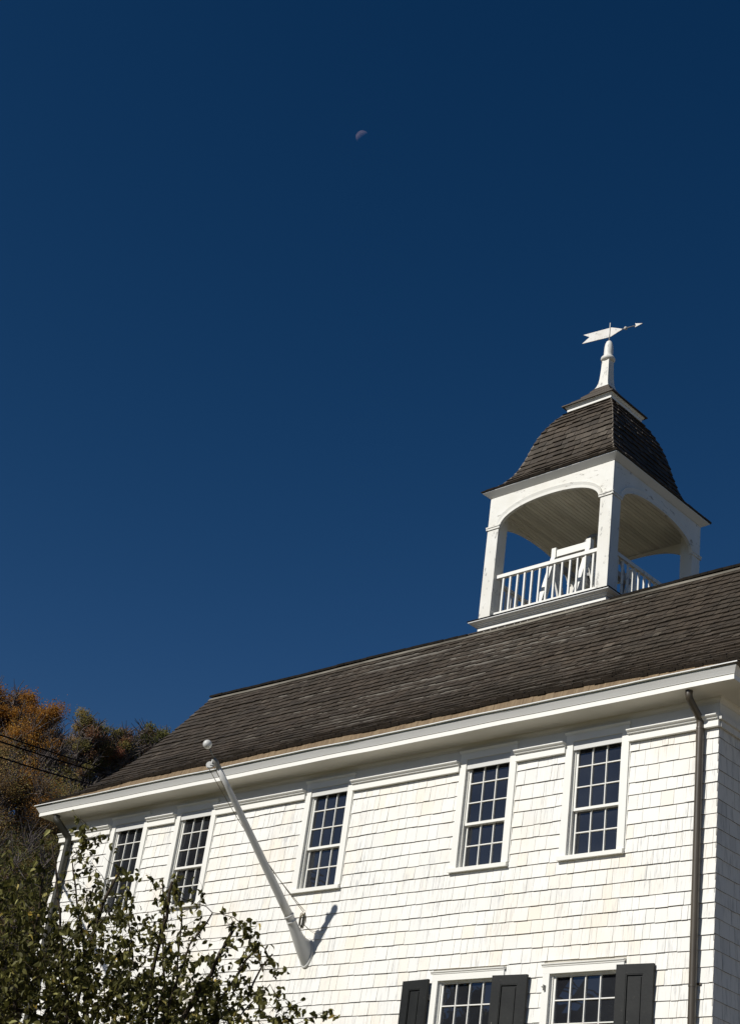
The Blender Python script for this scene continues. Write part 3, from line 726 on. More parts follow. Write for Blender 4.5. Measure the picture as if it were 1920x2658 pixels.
# arch panels
def side_xf(k):
    c, s_ = ((1, 0), (0, 1), (-1, 0), (0, -1))[k]     # rotate by k * 90 deg about the belfry axis
    return lambda u, d, z: (TX + c * u - s_ * (-(H - d)), TY + s_ * u + c * (-(H - d)), z)
AW, AH, AN = 1.04, 0.375, 2.15
def arch_z(u, w=AW, h=AH, z=ZS - 0.01): 
    t = min(1, abs(u) / w); return z + h * (1 - t ** AN) ** (1 / AN)
def arch_pts(w=AW, h=AH, z=ZS - 0.01, n=40):
    out = []
    for i in range(n + 1):
        a = math.pi * i / n; cu_ = -math.cos(a); su = math.sin(a)
        out.append((w * math.copysign(abs(cu_) ** (2 / AN), cu_), z + h * su ** (2 / AN)))
    return out
for k in range(4):
    X = side_xf(k); mb = MB(); PT = 0.045; lim = H if k % 2 == 0 else H - PT - 0.0005
    A = arch_pts()
    lim_a = AW
    pts = [(-lim, ZS)] + [(-AW, ZS)] + A[1:-1] + [(AW, ZS), (lim, ZS)]
    for (u0, z0), (u1, z1) in zip(pts, pts[1:]):
        for d, fl in ((0.0, 1), (PT, -1)):
            f = [X(u0, d, z0), X(u1, d, z1), X(u1, d, ZT), X(u0, d, ZT)]
            if abs(u1 - u0) > 1e-5: mb.face(f[::fl])
        mb.face([X(u0, 0, z0), X(u0, PT, z0), X(u1, PT, z1), X(u1, 0, z1)])
    for u in (-lim, lim): mb.face([X(u, 0, ZS), X(u, PT, ZS), X(u, PT, ZT), X(u, 0, ZT)])
    panel = obj('arch_panel', mb, m_arch, belfry)
    mo = MB(); AO = arch_pts(AW + 0.062, AH + 0.062, ZS + 0.035)
    AO = [(u, z) for u, z in AO]
    AI = arch_pts(AW - 0.003, AH - 0.003, ZS - 0.01)
    d0, d1 = -0.016, -0.028
    for (a, b_) in zip(range(40), range(1, 41)):
        i0, i1, o0, o1 = AI[a], AI[b_], AO[a], AO[b_]
        m0 = ((i0[0] + o0[0]) / 2, (i0[1] + o0[1]) / 2); m1 = ((i1[0] + o1[0]) / 2, (i1[1] + o1[1]) / 2)
        mo.face([X(*(i0[0], d0, i0[1])), X(i1[0], d0, i1[1]), X(m1[0], d0, m1[1]), X(m0[0], d0, m0[1])])
        mo.face([X(m0[0], d0, m0[1]), X(m1[0], d0, m1[1]), X(o1[0], d1, o1[1]), X(o0[0], d1, o0[1])])
        mo.face([X(o0[0], d1, o0[1]), X(o1[0], d1, o1[1]), X(o1[0], 0, o1[1]), X(o0[0], 0, o0[1])])
        mo.face([X(i0[0], 0.01, i0[1]), X(i1[0], 0.01, i1[1]), X(i1[0], d0, i1[1]), X(i0[0], d0, i0[1])])
    for sx in (-1, 1):
        def bx(u0, u1, z0, z1, dd_):
            a = [X(u0, dd_, z0), X(u1, dd_, z0), X(u1, 0.002, z0), X(u0, 0.002, z0)]; b_ = [X(u0, dd_, z1), X(u1, dd_, z1), X(u1, 0.002, z1), X(u0, 0.002, z1)]
            mo.hexa(a, b_)
        e = H + 0.026
        u0, u1 = sorted((sx * (AW - 0.003), sx * e)); bx(u0, u1, ZS - 0.01, ZS + 0.028, -0.018)
        bx(u0, u1 if sx > 0 else u1, ZS + 0.0285, ZS + 0.052, -0.029)
    obj('arch_moulding', mo, m_arch, panel)
# ceiling of narrow boards running front to back
cl = MB(); x = TX - H + 0.02
while x < TX + H - 0.02:
    e = min(x + 0.078, TX + H - 0.02); z = 14.165
    cl.hexa([(x + 0.006, TY - H + 0.05, z), (e - 0.006, TY - H + 0.05, z), (e - 0.006, TY + H - 0.05, z), (x + 0.006, TY + H - 0.05, z)],
            [(x, TY - H + 0.05, z + 0.012), (e, TY - H + 0.05, z + 0.012), (e, TY + H - 0.05, z + 0.012), (x, TY + H - 0.05, z + 0.012)], random.random()); x = e
cl.box((TX - H + 0.03, TY - H + 0.03, 14.176), (TX + H - 0.03, TY + H - 0.03, 14.19))
obj('ceiling', cl, m_ceil, belfry)
# railings
for k in range(4):
    X = side_xf(k); mb = MB(); L = H - PW - 0.001; dc = 0.105
    def bx(u0, u1, z0, z1, d0_, d1_):
        mb.hexa([X(u0, d0_, z0), X(u1, d0_, z0), X(u1, d1_, z0), X(u0, d1_, z0)], [X(u0, d0_, z1), X(u1, d0_, z1), X(u1, d1_, z1), X(u0, d1_, z1)])
    bx(-L, L, 12.805, 12.868, dc - 0.035, dc + 0.035); bx(-L, L, 12.115, 12.160, dc - 0.03, dc + 0.03)
    for i in range(13):
        u = -0.922 + i * 0.1540 + rnd(-0.004, 0.004); bw = 0.0155; r_ = rnd(-0.006, 0.006)
        mb.hexa([X(u - bw, dc - bw, 12.1605), X(u + bw, dc - bw, 12.1605), X(u + bw, dc + bw, 12.1605), X(u - bw, dc + bw, 12.1605)],
                [X(u - bw + r_, dc - bw, 12.8045), X(u + bw + r_, dc - bw, 12.8045), X(u + bw + r_, dc + bw, 12.8045), X(u - bw + r_, dc + bw, 12.8045)])
    obj('railing', mb, m_clean if k in (0, 2) else m_belfry, belfry)
# eave crown of the belfry roof
ec = MB(); sq_ring(ec, [(H + 0.0015, ZT - 0.004), (H + 0.014, ZT - 0.003), (H + 0.114, ZT + 0.072), (H + 0.116, ZT + 0.084), (0.5, ZT + 0.086)])
obj('eave_moulding', ec, m_gutter, belfry)
# bell-shaped roof
DP = [(1.435, 14.503), (1.33, 14.575), (1.20, 14.70), (1.075, 14.88), (0.99, 15.08), (0.925, 15.30), (0.87, 15.53), (0.80, 15.78), (0.71, 16.00), (0.61, 16.19), (0.50, 16.345), (0.44, 16.41)]
LEAN = 0.04
def dlean(z): return LEAN * max(0, (z - 14.5) / 2.0)
def dome_path():
    P = [Vector((a, 0, b)) for a, b in DP]; L = [0]
    for a, b in zip(P, P[1:]): L.append(L[-1] + (b - a).length)
    return P, L
DPp, DL = dome_path(); DT = DL[-1]
def dp(s):
    s = max(0, min(DT, s))
    for i in range(len(DL) - 1):
        if s <= DL[i + 1]: return DPp[i].lerp(DPp[i + 1], (s - DL[i]) / (DL[i + 1] - DL[i]))
    return DPp[-1]
db = MB(); dprof = [(dp(DT * i / 30).x, dp(DT * i / 30).z) for i in range(31)]
k_ = len(dprof); 
for sx, sy in ((-1, -1), (1, -1), (1, 1), (-1, 1)):
    for a, z in dprof: db.v.append((TX + dlean(z) + sx * (a - 0.004), TY + sy * (a - 0.004), z))
for i in range(4):
    for j in range(k_ - 1): db.f.append((i * k_ + j, ((i + 1) % 4) * k_ + j, ((i + 1) % 4) * k_ + j + 1, i * k_ + j + 1)); db.t.append(0.3)
droof = obj('belfry_roof', db, m_base, belfry)
ds = MB()
for k in range(4):
    c, s_ = ((1, 0), (0, 1), (-1, 0), (0, -1))[k]
    def pos(u, s, c=c, s_=s_):
        a = dp(s); d = a.x; uu = max(-d, min(d, u)); return (TX + dlean(a.z) + c * uu + s_ * d, TY + s_ * uu - c * d, a.z)
    def nor(u, s, c=c, s_=s_):
        t_ = (dp(s + 0.08) - dp(s - 0.08)).normalized(); n_ = Vector((t_.z, 0, -t_.x)); return Vector((s_ * n_.x, -c * n_.x, n_.z))
    s = 0.0; i = 0
    while s < DT - 0.03:
        ex = 0.105 if s < 0.5 else 0.128
        a = dp(s).x; nt_end = min(DT, s + ex + 0.02); at_ = dp(nt_end).x
        u = -a
        ph = rnd(0, 6)
        while u < a - 1e-4:
            wd = rnd(0.09, 0.19); e = min(u + wd, a)
            if a - e < 0.05: e = a
            b = s + rnd(-0.013, 0.011); th = rnd(0.018, 0.034)
            f = lambda q: q if abs(q) < a - 1e-4 else math.copysign(at_, q)
            P0 = Vector(pos(u + 0.003 * (u > -a), max(0, b))); P1 = Vector(pos(e - 0.003 * (e < a), max(0, b)))
            P2 = Vector(pos(max(-at_, min(at_, f(e))), nt_end)); P3 = Vector(pos(max(-at_, min(at_, f(u))), nt_end))
            nb = nor(0, b); nt2 = nor(0, nt_end); tt = min(1, max(0, random.gauss(0.5, 0.17))) if random.random() < 0.93 else rnd(0.75, .95)
            Q = [P0 + nb * th, P1 + nb * th, P2 + nt2 * 0.003, P3 + nt2 * 0.003]
            ds.face(Q, tt); ds.face([P0 + nb * 0.001, P1 + nb * 0.001, Q[1], Q[0]], 0.1); ds.face([P0, Q[0], Q[3], P3], tt * 0.6); ds.face([P1, P2, Q[2], Q[1]], tt * 0.6)
            u = e
        s += ex; i += 1
obj('belfry_shingles', ds, m_dome, belfry)
for sx, sy in ((-1, -1), (1, -1), (1, 1), (-1, 1)):
    hp = MB(); s = 0.02
    while s < DT - 0.05:
        a, b_ = dp(s), dp(min(DT, s + 0.135))
        t_ = (b_ - a).normalized(); n_ = Vector((t_.z * sx, t_.z * sy, -t_.x)).normalized()
        A = Vector((TX + dlean(a.z) + sx * a.x, TY + sy * a.x, a.z)) + n_ * 0.022; B = Vector((TX + dlean(b_.z) + sx * b_.x, TY + sy * b_.x, b_.z)) + n_ * 0.006
        side1, side2 = Vector((-sx, 0, 0)), Vector((0, -sy, 0)); wd = rnd(0.022, 0.034)
        for sd_ in (side1, side2):
            hp.face([A, A + sd_ * wd - n_ * 0.004, B + sd_ * wd - n_ * 0.004, B], random.random()); hp.face([A, A - n_ * 0.018, A + sd_ * wd - n_ * 0.022, A + sd_ * wd - n_ * 0.004], 0.2)
        s += 0.118
    obj('hip_shingles', hp, m_hip, belfry)
# cap: white fascia, small pyramid of shingles
CX = TX + 0.045
cp = MB()
sq_ring(cp, [(0.40, 16.395), (0.478, 16.402), (0.482, 16.452), (0.496, 16.458), (0.512, 16.488), (0.522, 16.494), (0.3, 16.50)], CX, TY)
capo = obj('roof_cap', cp, m_trim, belfry)
cs = MB(); cprof = [(0.555, 16.492), (0.44, 16.60), (0.32, 16.735), (0.21, 16.88), (0.12, 17.03)]
for i in range(4):
    (a0, z0), (a1, z1) = cprof[i], cprof[i + 1]
    sq_ring(cs, [(a0 - 0.03, z0 - 0.002), (a0, z0), (a0, z0 + 0.022), (a1 - 0.004, z1 + 0.004)], CX, TY, rnd(0.3, 0.9))
obj('cap_shingles', cs, m_dome, belfry)
fi = MB()
def sq_post(mb, prof, cx, cy):
    k = len(prof); base = len(mb.v)
    for sx, sy in ((-1, -1), (1, -1), (1, 1), (-1, 1)):
        for a, z in prof: mb.v.append((cx + sx * a, cy + sy * a, z))
    for i in range(4):
        for j in range(k - 1): mb.f.append((base + i * k + j, base + ((i + 1) % 4) * k + j, base + ((i + 1) % 4) * k + j + 1, base + i * k + j + 1)); mb.t.append(0.5)
FX = TX + 0.04
sq_post(fi, [(0.150, 16.985), (0.128, 17.03), (0.104, 17.12), (0.092, 17.24), (0.083, 17.42), (0.076, 17.66)], FX, TY)
fin = obj('finial', fi, m_belfry, belfry)
f2 = MB()
rp_ = [(0.06, 17.625), (0.105, 17.632), (0.128, 17.65), (0.135, 17.675), (0.130, 17.70), (0.112, 17.722), (0.094, 17.738), (0.084, 17.75), (0.086, 17.80), (0.085, 17.88), (0.080, 17.955), (0.070, 18.02), (0.052, 18.07), (0.028, 18.095), (0.0, 18.10)]
f2.lathe((FX, TY, 0), rp_, 28); obj('finial_cap', f2, m_belfry, belfry, smooth=True)

# ------------------------------------------------------------------ weather vane (turns on the finial)
vane = thing('weather_vane', 'flat white arrow weather vane with swallow tail on top of the belfry finial', 'weather vane', (FX, TY, 18.09))
th = R(8); vd = Vector((math.cos(th), math.sin(th), 0)); vn = Vector((-math.sin(th), math.cos(th), 0))
def V(u, z, d=0): return Vector((FX, TY, z)) + vd * u + vn * d
ol = [(0.27, 18.296), (0.03, 18.402), (-0.56, 18.405), (-0.425, 18.315), (-0.575, 18.205), (0.015, 18.190)]
vm = MB(); vm.hexa([V(u, z, -0.006) for u, z in ol], [V(u, z, 0.006) for u, z in ol]); obj('arrow_feather', vm, m_vane, vane)
va = MB(); va.tube([V(0.24, 18.296), V(0.54, 18.300)], 0.0085, 8); obj('arrow_shaft', va, m_iron, vane, smooth=True)
vb = MB(); vb.lathe(V(0.325, 18.298), [(0, -0.034), (0.02, -0.028), (0.033, -0.008), (0.033, 0.008), (0.02, 0.028), (0, 0.034)], 14, axis=vd); obj('collar_ball', vb, m_vane, vane, smooth=True)
vh = MB(); hd = [(0.67, 18.302), (0.515, 18.346), (0.535, 18.301), (0.515, 18.258)]; vh.hexa([V(u, z, -0.007) for u, z in hd], [V(u, z, 0.007) for u, z in hd]); obj('arrow_head', vh, m_vane, vane)
vr = MB(); vr.tube([V(0, 18.08, -0.012), V(0, 18.51, -0.012)], 0.009, 8); obj('spindle', vr, m_vane, vane, smooth=True)

# ------------------------------------------------------------------ bell and its frame (inside the belfry)
bf = thing('timber_stand', 'white timber A-shaped stand carrying the bell, behind the belfry railing', 'stand', (TX, TY, 12.05))
XLf, XRf, YF = -5.475, -4.755, 3.50
b1 = MB(); b1.box((XLf + 0.06, YF - 0.03, 13.30), (XRf - 0.04, YF + 0.04, 13.43)); obj('beam', b1, m_clean, bf)
b1 = MB(); b1.box((XLf + 0.06, 4.72, 13.30), (XRf - 0.04, 4.80, 13.43)); obj('beam', b1, m_clean, bf)
for x in (XLf, XRf):
    for yy in (YF, 4.76):
        q = MB(); q.box((x - 0.046, yy - 0.042, 13.245), (x + 0.046, yy + 0.055, 13.478)); obj('post_head', q, m_clean, bf)
    q = MB(); q.bar((x, YF, 13.27), (x, 3.16, 12.05), 0.09, 0.11, up=(0, 1, 0.3)); q.bar((x + 0.003, YF + 0.03, 13.2), (x + 0.003, 3.95, 12.05), 0.084, 0.10, up=(0, 1, -0.3))
    obj('leg', q, m_clean, bf)
    q = MB(); q.bar((x, 4.76, 13.27), (x, 5.10, 12.05), 0.09, 0.11, up=(0, 1, 0.3)); q.bar((x + 0.003, 4.73, 13.2), (x + 0.003, 4.3, 12.05), 0.084, 0.10, up=(0, 1, -0.3))
    obj('leg', q, m_clean, bf)
    q = MB(); q.box((x - 0.04, YF + 0.06, 13.15), (x + 0.04, 4.70, 13.245)); obj('side_rail', q, m_wheel, bf)
bl = thing('bell', 'dark bronze bell hanging inside the belfry behind the white railing', 'bell', (TX + 0.03, TY, 13.2))
q = MB(); q.lathe((TX + 0.03, TY, 12.66), [(0.0, 0.06), (0.26, 0.05), (0.335, 0.0), (0.325, 0.03), (0.27, 0.12), (0.22, 0.25), (0.195, 0.36), (0.16, 0.43), (0.08, 0.47), (0.0, 0.48)], 32); obj('bell_body', q, m_bell, bl, smooth=True)
q = MB(); q.box((XLf + 0.1, TY - 0.06, 13.14), (XRf - 0.1, TY + 0.06, 13.24)); q.tube([(XLf, TY, 13.19), (XRf + 0.12, TY, 13.19)], 0.025, 10); obj('headstock', q, m_wheel, bl)
q = MB(); WX = -4.90
ringp = [(WX, TY + 0.60 * math.cos(a), 13.24 + 0.60 * math.sin(a)) for a in [2 * math.pi * i / 40 for i in range(41)]]
q.tube(ringp, 0.028, 8, cap=False)
for i in range(6):
    a = math.pi * i / 3; q.bar((WX, TY, 13.24), (WX, TY + 0.59 * math.cos(a), 13.24 + 0.59 * math.sin(a)), 0.03, 0.03, up=(1, 0, 0))
obj('wheel', q, m_wheel, bl)
q = MB(); q.tube([(WX, TY - 0.62, 13.19), (WX, TY - 0.63, 12.05)], 0.009, 6); obj('bell_rope', q, m_rope, bl)

# ------------------------------------------------------------------ flagpole on the front wall
fp = thing('flagpole', 'slanting white wall flagpole with ball tip and bare rope on the shingled front', 'flagpole', (-6.34, 0, 5.70))
Tt = Vector((-6.499, -2.31, 7.96)); Bq = Vector((-6.343, 0.0, 5.676)); D = (Tt - Bq).normalized(); PL = (Tt - Bq).length
pm = MB()
st = 0.60
pts = [Bq + D * (st + (PL - 0.36 - st) * i / 8) for i in range(9)]
pm.tube(pts, [0.061 - 0.026 * (i / 8) ** 1.2 for i in range(9)], 20); obj('pole', pm, m_metalwhite, fp, smooth=True)
# trumpet bracket
br = MB(); secs = []
nS = 12
for i in range(nS + 1):
    t_ = i / nS
    # section centre from the wall plate to the socket; elliptical section tall at the wall
    c = Vector((-6.385, -0.035, 5.735)).lerp(Bq + D * 0.66, t_); c.z -= 0.05 * math.sin(math.pi * t_) * (1 - t_)
    k = (1 - t_) ** 2.3
    ra, rb_ = 0.064 + 0.036 * k, 0.064 + 0.122 * k
    dirn = Vector((0, -1, 0)).lerp(D, min(1, t_ * 1.25)).normalized()
    sx = Vector((1, 0, 0)); up = sx.cross(dirn).normalized() * -1
    up = dirn.cross(sx).normalized()
    secs.append([tuple(c + sx * ra * math.cos(a) + up * rb_ * math.sin(a)) for a in [2 * math.pi * j / 28 for j in range(28)]])
for sct in secs: br.v.extend(sct)
for i in range(nS):
    for j in range(28): br.f.append((i * 28 + j, i * 28 + (j + 1) % 28, (i + 1) * 28 + (j + 1) % 28, (i + 1) * 28 + j)); br.t.append(0.5)
bro = obj('bracket', br, m_metalwhite, fp, smooth=True)
pl = MB(); c0 = Vector((-6.385, 0, 5.735))
for (y, ex) in ((-0.018, 0.018), (-0.036, 0.010), (-0.040, -0.004)):
    pl.v.extend([tuple(c0 + Vector(((0.106 + ex) * math.cos(a), y, (0.190 + ex) * math.sin(a)))) for a in [2 * math.pi * j / 28 for j in range(28)]])
pl.v.extend([tuple(c0 + Vector(((0.124) * math.cos(a), 0.0, (0.208) * math.sin(a)))) for a in [2 * math.pi * j / 28 for j in range(28)]])
for a_, b_ in ((3, 0), (0, 1), (1, 2)):
    for j in range(28): pl.f.append((a_ * 28 + j, a_ * 28 + (j + 1) % 28, b_ * 28 + (j + 1) % 28, b_ * 28 + j)); pl.t.append(0.5)
pl.f.append(tuple(56 + j for j in range(28))); pl.t.append(0.5)
obj('wall_plate', pl, m_metalwhite, fp, auto=True)
cl_ = MB(); 
for q_ in (0.56, 0.645): cl_.lathe(Bq + D * q_, [(0.064, -0.012), (0.072, -0.010), (0.074, 0), (0.072, 0.010), (0.062, 0.012)], 24, axis=D)
obj('collar', cl_, m_metalwhite, fp, smooth=True)
tr = MB(); e0_ = Bq + D * (PL - 0.37); tr.tube([e0_, e0_ + D * 0.02, e0_ + D * 0.05, e0_ + D * 0.10, e0_ + D * 0.16], [0.034, 0.040, 0.034, 0.038, 0.020], 16); tr.tube([e0_ + D * 0.15, Tt - D * 0.04], 0.009, 8)
obj('truck', tr, m_iron, fp, smooth=True)
ba = MB(); ba.lathe(Tt, [(0.062 * math.sin(math.pi * i / 14), -0.062 * math.cos(math.pi * i / 14)) for i in range(15)], 24, axis=D); obj('ball_tip', ba, m_metalwhite, fp, smooth=True)
pu = MB(); pc = Vector((-6.575, -2.14, 7.735)); ax = Vector((0.62, -0.72, 0.25)).normalized()
pu.lathe(pc, [(0, -0.016), (0.050, -0.016), (0.053, -0.010), (0.040, 0.0), (0.053, 0.010), (0.050, 0.016), (0, 0.016)], 22, axis=ax)
puo = obj('pulley', pu, m_metalwhite, fp, auto=True)
pb = MB(); pb.bar(pc + ax * 0.022, e0_ + D * 0.07, 0.016, 0.03); pb.bar(pc - ax * 0.022, e0_ + D * 0.07 - ax * 0.02, 0.016, 0.03); pb.box((-6.535, -2.16, 7.755), (-6.512, -2.13, 7.80)); obj('pulley_arm', pb, m_metalwhite, fp)
hk = Vector((-6.31, -0.26, 6.225))
ro = MB()
for off, end in ((-0.045, Vector((0, 0, 0))), (0.045, Vector((0.02, 0, 0.015)))):
    side = ax.cross(Vector((0, 0, 1))).normalized()
    a = pc + side * off; b_ = hk + end; pts = []
    for i in range(13):
        t_ = i / 12; q_ = a.lerp(b_, t_); q_.z -= 0.10 * math.sin(math.pi * t_); pts.append(q_)
    ro.tube(pts, 0.0042, 6)
for i in range(9):                                    # the coiled hank at the cleat
    c = hk + Vector((rnd(-0.02, 0.025), rnd(-0.02, 0.02), -0.115)); rx, rz_ = rnd(0.012, 0.034), rnd(0.085, 0.125); ph = rnd(-0.5, 0.5)
    ro.tube([c + Vector((rx * math.cos(a) * math.cos(ph), rx * math.cos(a) * math.sin(ph), rz_ * math.sin(a) + 0.01 * math.sin(3 * a))) for a in [2 * math.pi * j / 18 for j in range(19)]], 0.0055, 5, cap=False)
ro.tube([hk + Vector((0.0, 0, -0.2)), hk + Vector((-0.01, 0, -0.27)), hk + Vector((-0.02, 0.01, -0.33))], 0.004, 5)
ro.tube([hk + Vector((0.02, 0, 0.0)), hk + Vector((0.06, 0.0, -0.06)), hk + Vector((0.085, 0.0, -0.15))], 0.004, 5)
for dx in (0.0, 0.05):
    a = hk + Vector((0.03, 0, -0.16)); b_ = Vector((-6.12 + dx * 0.6, -0.02, 6.03 - dx)); ro.tube([a.lerp(b_, i / 8) - Vector((0, 0, 0.055 * math.sin(math.pi * i / 8))) for i in range(9)], 0.0028, 5)
obj('halyard', ro, m_rope, fp, smooth=True)
for (dx, dz_) in ((-0.02, -0.15), (0.06, 0.045)):
    bo = MB(); bo.lathe(Vector((-6.385 + dx, -0.045 - (0.01 if dz_ < 0 else 0.0), 5.735 + dz_)), [(0.011, 0), (0.010, 0.008), (0, 0.010)], 10, axis=(0, -1, 0.2))
    obj('bolt', bo, m_iron, fp)

# ------------------------------------------------------------------ power lines behind the hall
for (a, b_, lab) in [((-42.831, 16, 20.772), (-34.778, 16, 18.118), 'black power line, topmost of three crossing before the trees at left'),
                     ((-42.704, 16, 20.473), (-35.127, 16, 18.037), 'black power line, middle one of three crossing before the trees'),
                     ((-42.4, 16, 19.764), (-35.932, 16, 17.772), 'black power line, lowest of three, reddish, running behind the roof edge')]:
    a, b_ = Vector(a), Vector(b_); k = 0.50
    # move it nearer so that it hangs in front of the wood: same bearing, true catenary in its own plane
    C0 = Vector((9.1822, -14.7065, 0.9644)); a = C0 + (a - C0) * k; b_ = C0 + (b_ - C0) * 0.80
    d = b_ - a; pts = []
    for i in range(41):
        t_ = -3.2 + 8.0 * i / 40; q_ = a + d * t_; q_.z += 0.006 * (t_ * (t_ - 1)) * d.length; pts.append(q_)
    mb = MB(); mb.tube(pts, 0.017, 6); tag(obj('power_line', mb, m_wire, smooth=True), lab, 'power line', 'power lines at the left')

# ------------------------------------------------------------------ moon
mdir = Vector((-0.566360, 0.477330, 0.671858)).normalized(); MD = 3000.0; MR = MD * 0.0042
mm = bpy.data.materials.new('thin_moonlight'); mm.use_nodes = True; t = mm.node_tree; t.nodes.clear()
tp = N(t, 'ShaderNodeBsdfTransparent'); df = N(t, 'ShaderNodeBsdfDiffuse'); ad = N(t, 'ShaderNodeAddShader'); gm = N(t, 'ShaderNodeNewGeometry'); mx = N(t, 'ShaderNodeMixShader'); ou = N(t, 'ShaderNodeOutputMaterial')
nz = N(t, 'ShaderNodeTexNoise'); nz.inputs['Scale'].default_value = 0.09; nz.inputs['Detail'].default_value = 4; t.links.new(gm.outputs['Position'], nz.inputs['Vector'])
t.links.new(ramp(t, nz.outputs['Fac'], [(0.35, (0.055, 0.040, 0.043)), (0.65, (0.095, 0.070, 0.072))]), df.inputs[0])
t.links.new(tp.outputs[0], ad.inputs[0]); t.links.new(df.outputs[0], ad.inputs[1]); t.links.new(gm.outputs['Backfacing'], mx.inputs[0]); t.links.new(ad.outputs[0], mx.inputs[1]); t.links.new(tp.outputs[0], mx.inputs[2]); t.links.new(mx.outputs[0], ou.inputs[0])
mo_ = MB(); mo_.lathe(Vector((9.18, -14.7, 0.96)) + mdir * MD, [(MR * math.sin(math.pi * i / 32), -MR * math.cos(math.pi * i / 32)) for i in range(33)], 48)
# by day only the sunlit half shows; the dark half is lost in the blue
c0_ = Vector((9.18, -14.7, 0.96)) + mdir * MD
keep = [i for i, f_ in enumerate(mo_.f) if (sum((Vector(mo_.v[j]) for j in f_), Vector()) / len(f_) - c0_).normalized().dot(sun_dir) > -0.02]
mo_.t = [mo_.t[i] for i in keep]; mo_.f = [mo_.f[i] for i in keep]
moon = tag(obj('moon', mo_, mm, origin=Vector((9.18, -14.7, 0.96)) + mdir * MD, smooth=True), 'faint pale half moon high in the dark blue sky', 'moon')

# ------------------------------------------------------------------ leaves and trees
def leaf(mb, p, d, nrm, L, W, tint, fold=0.25):
    """an oval leaf of six faces folded along its midrib"""
    d = d.normalized(); s_ = d.cross(nrm)
    if s_.length < 1e-3: s_ = d.orthogonal()
    s_.normalize(); n_ = s_.cross(d)
    mid = [p, p + d * L * 0.3 + n_ * L * 0.02, p + d * L * 0.65, p + d * L - n_ * L * 0.08]
    for sg in (-1, 1):
        e1 = p + d * L * 0.28 + s_ * sg * W * 0.48 + n_ * W * fold; e2 = p + d * L * 0.66 + s_ * sg * W * 0.38 + n_ * W * fold * 0.8
        b = len(mb.v); mb.v.extend([tuple(q) for q in (mid[0], mid[1], e1, mid[2], e2, mid[3])])
        tt = min(1, max(0, tint + rnd(-0.04, 0.04)))
        mb.f += [(b, b + 1, b + 2), (b + 1, b + 3, b + 4, b + 2), (b + 3, b + 5, b + 4)]; mb.t += [tt] * 3
def rvec():
    while True:
        v = Vector((rnd(-1, 1), rnd(-1, 1), rnd(-1, 1)))
        if 0.05 < v.length < 1: return v.normalized()

# --- the apple tree in front (about 15 m from the camera)
C0 = Vector((9.1822, -14.7065, 0.9644))
apple = thing('apple_tree', 'pruned leafy fruit tree with cut upright branches in front of the hall', 'tree', (-2.9, -5.7, GZ))
ab, al = MB(), MB(); rg = random.Random(21)
def U(a, b): return rg.uniform(a, b)
hv = Vector((cr.x, cr.y, 0)).normalized(); bv = Vector((cf.x, cf.y, 0)).normalized()   # along the house-facing fan / away from the street
O = Vector((-2.75, -5.60, 0))
def A3(h, z, d=0.0): return O + hv * h + bv * d + Vector((0, 0, z))
def pixfan(px, py, d=0.0):
    """tree-local coordinates were surveyed from the photo; turned here into metres in the tree's own upright fan"""
    r_ = cf * 3989.4 + cr * (px - 960.2) - cu * (py - 1329.8)
    n_ = bv; tt = ((O + bv * d) - C0).dot(n_) / r_.dot(n_); return C0 + r_ * tt
limbs = []
def limb(P, r0, r1, cut=False):
    # jittered polyline
    out = []
    for i in range(len(P) - 1):
        for k in range(3):
            q_ = P[i].lerp(P[i + 1], k / 3); 
            if i or k: q_ = q_ + Vector((rg.gauss(0, .008), rg.gauss(0, .008), rg.gauss(0, .008)))
            out.append(q_)
    out.append(P[-1]); n_ = len(out)
    ab.tube(out, [r0 + (r1 - r0) * i / (n_ - 1) for i in range(n_)], 8); limbs.append((out, r0, r1)); return out
